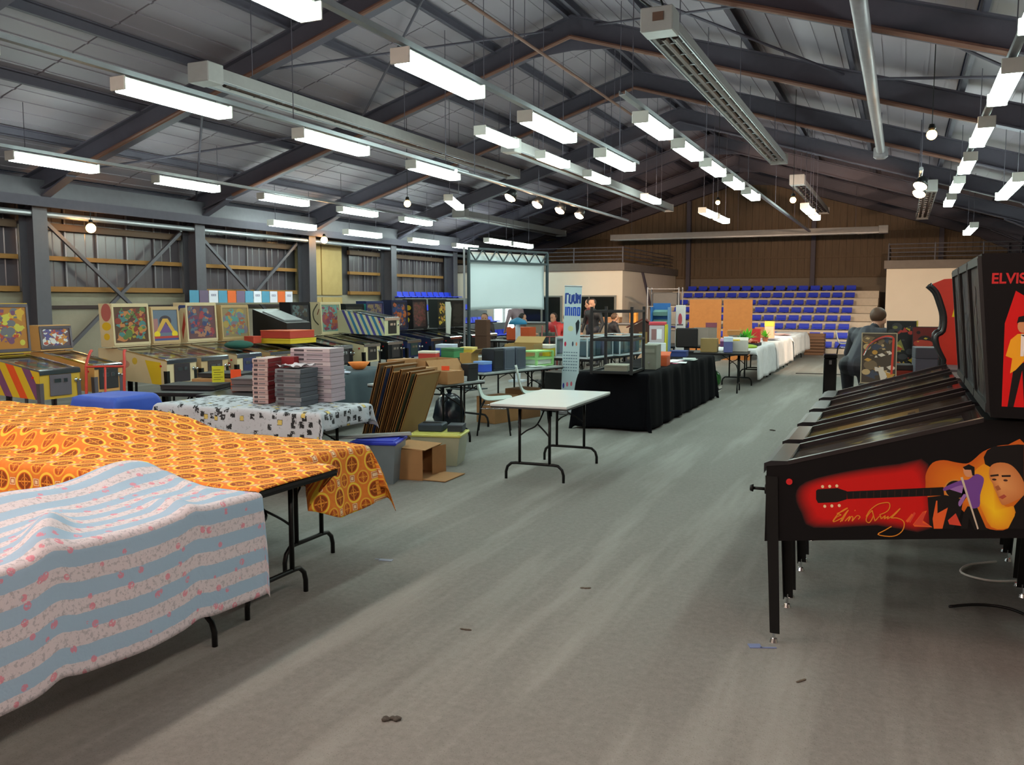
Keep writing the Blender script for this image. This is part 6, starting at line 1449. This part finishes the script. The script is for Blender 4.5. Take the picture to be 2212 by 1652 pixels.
# ================================================================ people
SKIN = mat('skin', (200, 150, 124), 0.6, 0, 0.05)
def person(name_label, loc, rz, J, cloth_c, leg_c, hair_c, voxel=0.016, cat='person'):
    """J: joint positions; one continuous body remeshed from tapered limbs"""
    P_ = {k: Vector(v) for k, v in J.items()}
    segs = []   # (p0, p1, r0, r1, material)
    def S(a, b, r0, r1, m): segs.append((P_[a] if isinstance(a, str) else Vector(a), P_[b] if isinstance(b, str) else Vector(b), r0, r1, m))
    ch, hp, nk, hd = P_['chest'], P_['hip'], P_['neck'], P_['head']
    side = Vector((0, 1, 0))
    S(hp - side * .07, hp + side * .07, .125, .125, 2); S(hp, (hp + ch) / 2, .13, .135, 1); S((hp + ch) / 2, ch, .135, .15, 1)
    S(ch - side * .1, ch + side * .1, .125, .125, 1); S(ch, nk, .10, .06, 1); S(nk, hd, .055, .06, 0)
    f = P_['face'] - hd; f.normalize()
    S(hd, hd + Vector((0, 0, .06)) * 1.0, .082, .092, 0); S(hd + f * .02 - Vector((0, 0, .04)), hd + f * .05 - Vector((0, 0, .055)), .055, .045, 0)
    S(hd + f * .085, hd + f * .105 - Vector((0, 0, .025)), .012, .018, 0)
    ear = f.cross(Vector((0, 0, 1))).normalized()
    for s in (-1, 1): S(hd + ear * .085 * s + Vector((0, 0, .02)), hd + ear * .09 * s - Vector((0, 0, .02)), .018, .014, 0)
    for s, q in ((1, 'L'), (-1, 'R')):
        sh = ch + side * s * .19 + Vector((0, 0, .05)); S(ch + side * s * .1, sh, .09, .075, 1); S(sh, 'elbow' + q, .066, .05, 1); S('elbow' + q, 'wrist' + q, .05, .036, 1)
        w0 = P_['wrist' + q]; d = (w0 - P_['elbow' + q]).normalized(); sd = d.cross(Vector((0, 0, 1)));
        if sd.length < .1: sd = Vector((0, 1, 0))
        sd.normalize(); palm = w0 + d * .075; S(w0, palm, .03, .036, 0)
        for k, (o_, L_) in enumerate(((-.03, .062), (-.01, .075), (.01, .07), (.03, .055))):
            k0 = palm + sd * o_ + d * .01; k1 = k0 + d * L_ * .55; k2 = k1 + (d * .6 + Vector((0, 0, -.5))) * L_ * .5; S(k0, k1, .0105, .0095, 0); S(k1, k2, .0095, .008, 0)
        S(w0 + d * .02 + sd * .02 * s, w0 + d * .06 + sd * .06 * s, .014, .011, 0)
        hpj = hp + side * s * .095; S(hpj, 'knee' + q, .09, .062, 2); S('knee' + q, 'ankle' + q, .06, .042, 2)
        an = P_['ankle' + q]; S(an - Vector((.03, 0, .03)), an + Vector((.14, 0, -.045)), .045, .036, 3)
    b = bm_new()
    for p0, p1, r0, r1, m in segs:
        cyl(b, p0, p1, r0, r1, 12); sph(b, p0, r0, n=12); sph(b, p1, r1, n=12)
    tmp = obj('tmp', b, SKIN); rm_ = tmp.modifiers.new('r', 'REMESH'); rm_.mode = 'VOXEL'; rm_.voxel_size = voxel
    sm = tmp.modifiers.new('s', 'SMOOTH'); sm.factor = 0.5; sm.iterations = 4
    bpy.context.view_layer.update()
    me = bpy.data.meshes.new_from_object(tmp.evaluated_get(bpy.context.evaluated_depsgraph_get())); bpy.data.objects.remove(tmp)
    me.materials.clear()
    for m in (SKIN, rb(cloth_c), rb(leg_c), rb((30, 28, 28))): me.materials.append(m)
    n = len(me.polygons); cen = np.zeros(n * 3); me.polygons.foreach_get('center', cen); cen = cen.reshape(-1, 3)
    best = np.full(n, 1e9); idx = np.zeros(n, int)
    for p0, p1, r0, r1, m in segs:
        a = np.array(p0); d = np.array(p1 - p0); L2 = max(float(d @ d), 1e-9); tt = np.clip(((cen - a) @ d) / L2, 0, 1)
        dist = np.linalg.norm(cen - a - tt[:, None] * d, axis=1) - (r0 + (r1 - r0) * tt)
        k = dist < best; best[k] = dist[k]; idx[k] = m
    me.polygons.foreach_set('material_index', idx.astype(np.int32)); me.polygons.foreach_set('use_smooth', np.ones(n, bool)); me.update()
    t = thing('person', name_label, cat, loc, rz)
    bd = bpy.data.objects.new('body', me); COL.objects.link(bd); bd.parent = t
    hb_ = bm_new(); sph(hb_, (0, 0, 0), 0.104, (1.0, 0.93, 1.0), 18)
    c0 = hd + Vector((0, 0, .058)) - f * .018
    for v in list(hb_.verts):
        if v.co.dot(f) > 0.055 and v.co.z < 0.045 or v.co.z < -0.075: hb_.verts.remove(v)
    bmesh.ops.translate(hb_, verts=hb_.verts, vec=c0)
    obj('hair', hb_, rb(hair_c), t, True)
    for s in (-1, 1):
        obj('eye', sph(bm_new(), hd + f * .083 + ear * .032 * s + Vector((0, 0, .03)), .011, n=8), rb((40, 30, 28)), t, True)
    return t
def seated(lean=0.1, arm=0.3):
    h = 0.47
    return dict(hip=(0, 0, h + .08), chest=(lean, 0, h + .50), neck=(lean + .02, 0, h + .64), head=(lean + .05, 0, h + .72), face=(lean + .2, 0, h + .70),
                elbowL=(lean + .12, .27, h + .26), elbowR=(lean + .12, -.27, h + .26), wristL=(lean + .34, .18, h + .30), wristR=(lean + .34, -.16, h + .30),
                kneeL=(.42, .12, h + .06), kneeR=(.42, -.12, h + .06), ankleL=(.44, .12, .09), ankleR=(.40, -.12, .09))
def standing(lean=0.0):
    return dict(hip=(0, 0, .92), chest=(lean * .6, 0, 1.33), neck=(lean, 0, 1.48), head=(lean + .03, 0, 1.58), face=(lean + .2, 0, 1.56),
                elbowL=(.02, .30, 1.10), elbowR=(.02, -.30, 1.10), wristL=(.14, .28, .88), wristR=(.14, -.28, .88), kneeL=(.02, .11, .50), kneeR=(.0, -.11, .50), ankleL=(0, .12, .09), ankleR=(-.03, -.12, .09))
bend = dict(hip=(-.12, .02, .90), chest=(.16, -.03, 1.24), neck=(.27, -.05, 1.36), head=(.34, -.07, 1.44), face=(.46, -.09, 1.34),
            elbowL=(.30, .29, 1.02), elbowR=(.30, -.31, 1.02), wristL=(.48, .2, .95), wristR=(.48, -.22, .95), kneeL=(-.02, .13, .50), kneeR=(-.04, -.11, .50), ankleL=(-.08, .14, .09), ankleR=(-.10, -.12, .09))
person('person in a dark grey jacket bending over beside the grey machines', (-0.45, 11.55, 0), PI / 2 - 0.35, bend, (52, 54, 64), (34, 34, 42), (84, 58, 40), 0.011)
t = thing('flight_case', 'tall narrow glossy black case standing beside the bending person', 'case', (-0.78, 11.25, 0.0), 0.1)
obj('body', bx(bm_new(), (0, 0, 0.5), (0.15, 0.2, 1.0), bev=0.015), mat('gloss_black', (12, 12, 12), 0.15), t)
obj('lid', bx(bm_new(), (0, 0, 1.02), (0.156, 0.206, 0.05), bev=0.01), MATS['gloss_black'], t)
obj('latch', bx(bm_new(), (0.0, -0.104, 0.95), (0.03, 0.008, 0.05)), CHROME, t)
crowd = [(-10.4, 21.4, (60, 50, 52), 'brown jacket', 0), (-9.9, 22.4, (150, 130, 140), 'pale lilac top', 1), (-9.45, 21.5, (70, 60, 58), 'dark brown top', 0), (-8.8, 22.7, (190, 50, 56), 'dark red top', 0), (-8.1, 21.5, (206, 60, 60), 'bright red top', 0), (-7.9, 23.0, (110, 50, 46), 'maroon top', 1), (-7.2, 21.2, (30, 30, 36), 'black jacket', 1), (-7.2, 22.6, (44, 40, 44), 'charcoal coat', 0)]
for i, (x, y, c, nm, stand) in enumerate(crowd):
    rz = (-1.2, 2.6, 0.4, -2.0, -0.8, 3.0, -1.9, 0.6)[i]
    lab = 'person in a %s %s in the group behind the screen' % (nm, 'standing' if stand else 'seated')
    person(lab, (x, y, 0), rz, standing(.05) if stand else seated(.08), c, (40, 40, 52), [(50, 36, 30), (90, 64, 46), (40, 34, 32)][i % 3], 0.02)
    if not stand: shell_chair('grey shell chair under the person in the %s' % nm, x, y, rz, rb((90, 84, 78)))
folding_table('meeting table in the middle of the seated group', -8.4, 20.6, 1.8, 0.8, 0.74, 0.1, along='x')
# orange box, blue lampshade, white post in front of the group
carton('bright orange crate on the table behind the screen', (-8.4, 19.3, 0.745), (0.6, 0.4, 0.3), 0.0, rb((190, 80, 36)))
t = thing('desk_lamp', 'white post lamp with a flat blue shade and a glowing bulb', 'lamp', (-7.3, 16.6, 0.0)); obj('post', bx(bm_new(), (0, 0, 0.62), (0.09, 0.06, 1.16)), rb((196, 206, 216)), t); obj('base', bx(bm_new(), (0, 0, 0.02), (0.3, 0.3, 0.04)), rb((196, 206, 216)), t); obj('shade', lathe(bm_new(), [(0.02, 1.34), (0.16, 1.28), (0.2, 1.2), (0.18, 1.2), (0.1, 1.27)], n=20), rb((40, 130, 176)), t, True); obj('bulb', sph(bm_new(), (-0.1, -0.06, 1.16), 0.04, n=12), emit('bulb_white', (230, 255, 250), 6), t, True); obj('bulb_arm', cyl(bm_new(), (-.1, -.06, 1.16), (0, 0, 1.2), 0.012, n=6), GALV, t)
gbox('tall brown board box among the seated group', (-8.85, 18.1, 0.0), (0.3, 0.2, 1.25), (84, 58, 42))

# ================================================================ floor litter and cables
def cable(label, pts, r, m, cat='cable'):
    o = obj('cable', tube(bm_new(), smoothpts(pts, 5), r, 6), m, None, True); return tag(o, label, cat)
cable('white flex looping on the floor under the guitar-print machine', [(0.62, 6.3, .012), (0.45, 6.15, .012), (0.40, 5.95, .012), (0.55, 5.85, .012), (0.75, 5.95, .012), (0.85, 6.1, .012), (0.80, 6.2, .3)], 0.007, WHITEM)
cable('black flex snaking across the floor under the row of machines', [(0.30, 5.25, .012), (0.45, 5.35, .012), (0.60, 5.35, .012), (0.75, 5.20, .012), (0.9, 5.3, .012), (1.05, 5.25, .012)], 0.008, BLACKP)
cable('second white flex hanging down behind the guitar-print machine', [(0.72, 5.4, .7), (0.74, 5.5, .4), (0.70, 5.55, .012), (0.80, 5.7, .012), (0.95, 5.8, .012)], 0.007, WHITEM)
t = thing('tape_scrap', 'bluish strip of torn tape on the floor by the machine leg', 'litter', (-0.60, 4.27, 0.0), 0.4); obj('strip', bx(bm_new(), (0, 0, 0.002), (0.06, 0.05, 0.004)), rb((110, 124, 170)), t); obj('tail', bx(bm_new(), (0.06, -0.02, 0.002), (0.08, 0.012, 0.004)), rb((110, 124, 170)), t)
t = thing('tape_scrap', 'faint blue scrap on the open floor beside the orange cloth table', 'litter', (-3.03, 4.74, 0.0), 0.2); obj('strip', bx(bm_new(), (0, 0, 0.002), (0.09, 0.04, 0.003)), rb((140, 148, 170)), t); obj('tail', bx(bm_new(), (-0.06, 0.01, 0.002), (0.04, 0.01, 0.003)), rb((140, 148, 170)), t)
t = thing('dirt_clump', 'dark clod of dirt lying on the bare floor', 'litter', (-1.83, 2.89, 0.0)); b = bm_new()
for k in range(9): sph(b, (random.uniform(-.025, .025), random.uniform(-.02, .02), .006), random.uniform(.006, .013), (1.2, 1, .7), 7)
obj('clod', b, mat('dirt', (70, 66, 60), 0.95), t)
t = thing('floor_scrap', 'small dark leaf-like scrap further up the aisle', 'litter', (-1.48, 11.66, 0.0)); b = bm_new()
for k in range(4): sph(b, (random.uniform(-.03, .03), random.uniform(-.03, .03), .006), .02, (1.2, 1, .4), 7)
obj('scrap', b, mat('dirt', (70, 66, 60), 0.95), t)
cable('thin dark strip drawn for the edge of warm light near the white cloth row', [(-2.2, 21.0, .01), (-1.6, 21.1, .01), (-0.9, 21.0, .01), (-0.5, 21.05, .01)], 0.012, BLACKP)  # no real cable: added strip drawing the edge of the floodlit floor
for i, (x, y, lab) in enumerate(((-2.00, 3.88, 'flat brown splinter on the open floor between the cloth table and the pinball row'), (-1.65, 4.75, 'tiny dark chip on the open floor halfway to the pinball row'), (-0.35, 3.95, 'brownish smear of dirt beside the torn tape'))):
    t = thing('floor_chip', lab, 'litter', (x, y, 0.0), 0.5 * i); b = bm_new()
    for k in range(3): sph(b, (0.018 * (k - 1), random.uniform(-.005, .005), .003), .012, (1.3, .6, .3), 7)
    obj('chip', b, mat('dirt_brown', (92, 82, 70), 0.95), t)
# more market goods on the tables before the screen and under the stalls
for (lab, loc, s, c, c2, rz) in (
    ('red toy box on the dark table before the screen', (-7.1, 12.5, 0.745), (0.3, 0.22, 0.12), (190, 60, 50), (226, 216, 200), 0.2),
    ('green toy box on the dark table before the screen', (-6.85, 12.85, 0.745), (0.26, 0.3, 0.16), (60, 130, 80), (60, 110, 70), -0.1),
    ('blue toy box with pale lid on the dark table before the screen', (-7.15, 13.2, 0.745), (0.3, 0.3, 0.2), (50, 80, 160), (180, 190, 210), 0.15),
    ('yellow toy box at the far end of the dark table before the screen', (-6.9, 13.55, 0.745), (0.24, 0.2, 0.14), (214, 180, 60), (220, 200, 120), 0.0),
    ('white carton of papers on the grey-topped table behind the speakers', (-5.95, 12.85, 0.745), (0.24, 0.3, 0.12), (220, 222, 226), (200, 204, 214), 0.1),
    ('dark green case on the table beside the orange crate', (-7.6, 19.0, 0.745), (0.3, 0.3, 0.2), (50, 66, 60), (70, 84, 76), 0.1),
    ('low brown crate on the table left of the model hut', (-6.05, 18.5, 0.745), (0.4, 0.5, 0.22), (120, 88, 56), (150, 112, 74), 0.0)):
    gbox(lab, loc, s, c, rz, c2)
carton('brown carton on the floor under the second stall table', (-5.15, 11.0, 0.0), (0.34, 0.5, 0.36), -0.28)
carton('darker brown carton on the floor behind it under the second stall table', (-5.0, 11.55, 0.0), (0.32, 0.42, 0.42), -0.28, CARDD)
carton('brown carton on the floor under the picture oilcloth table', (-5.2, 6.45, 0.0), (0.5, 0.4, 0.3), 0.05)
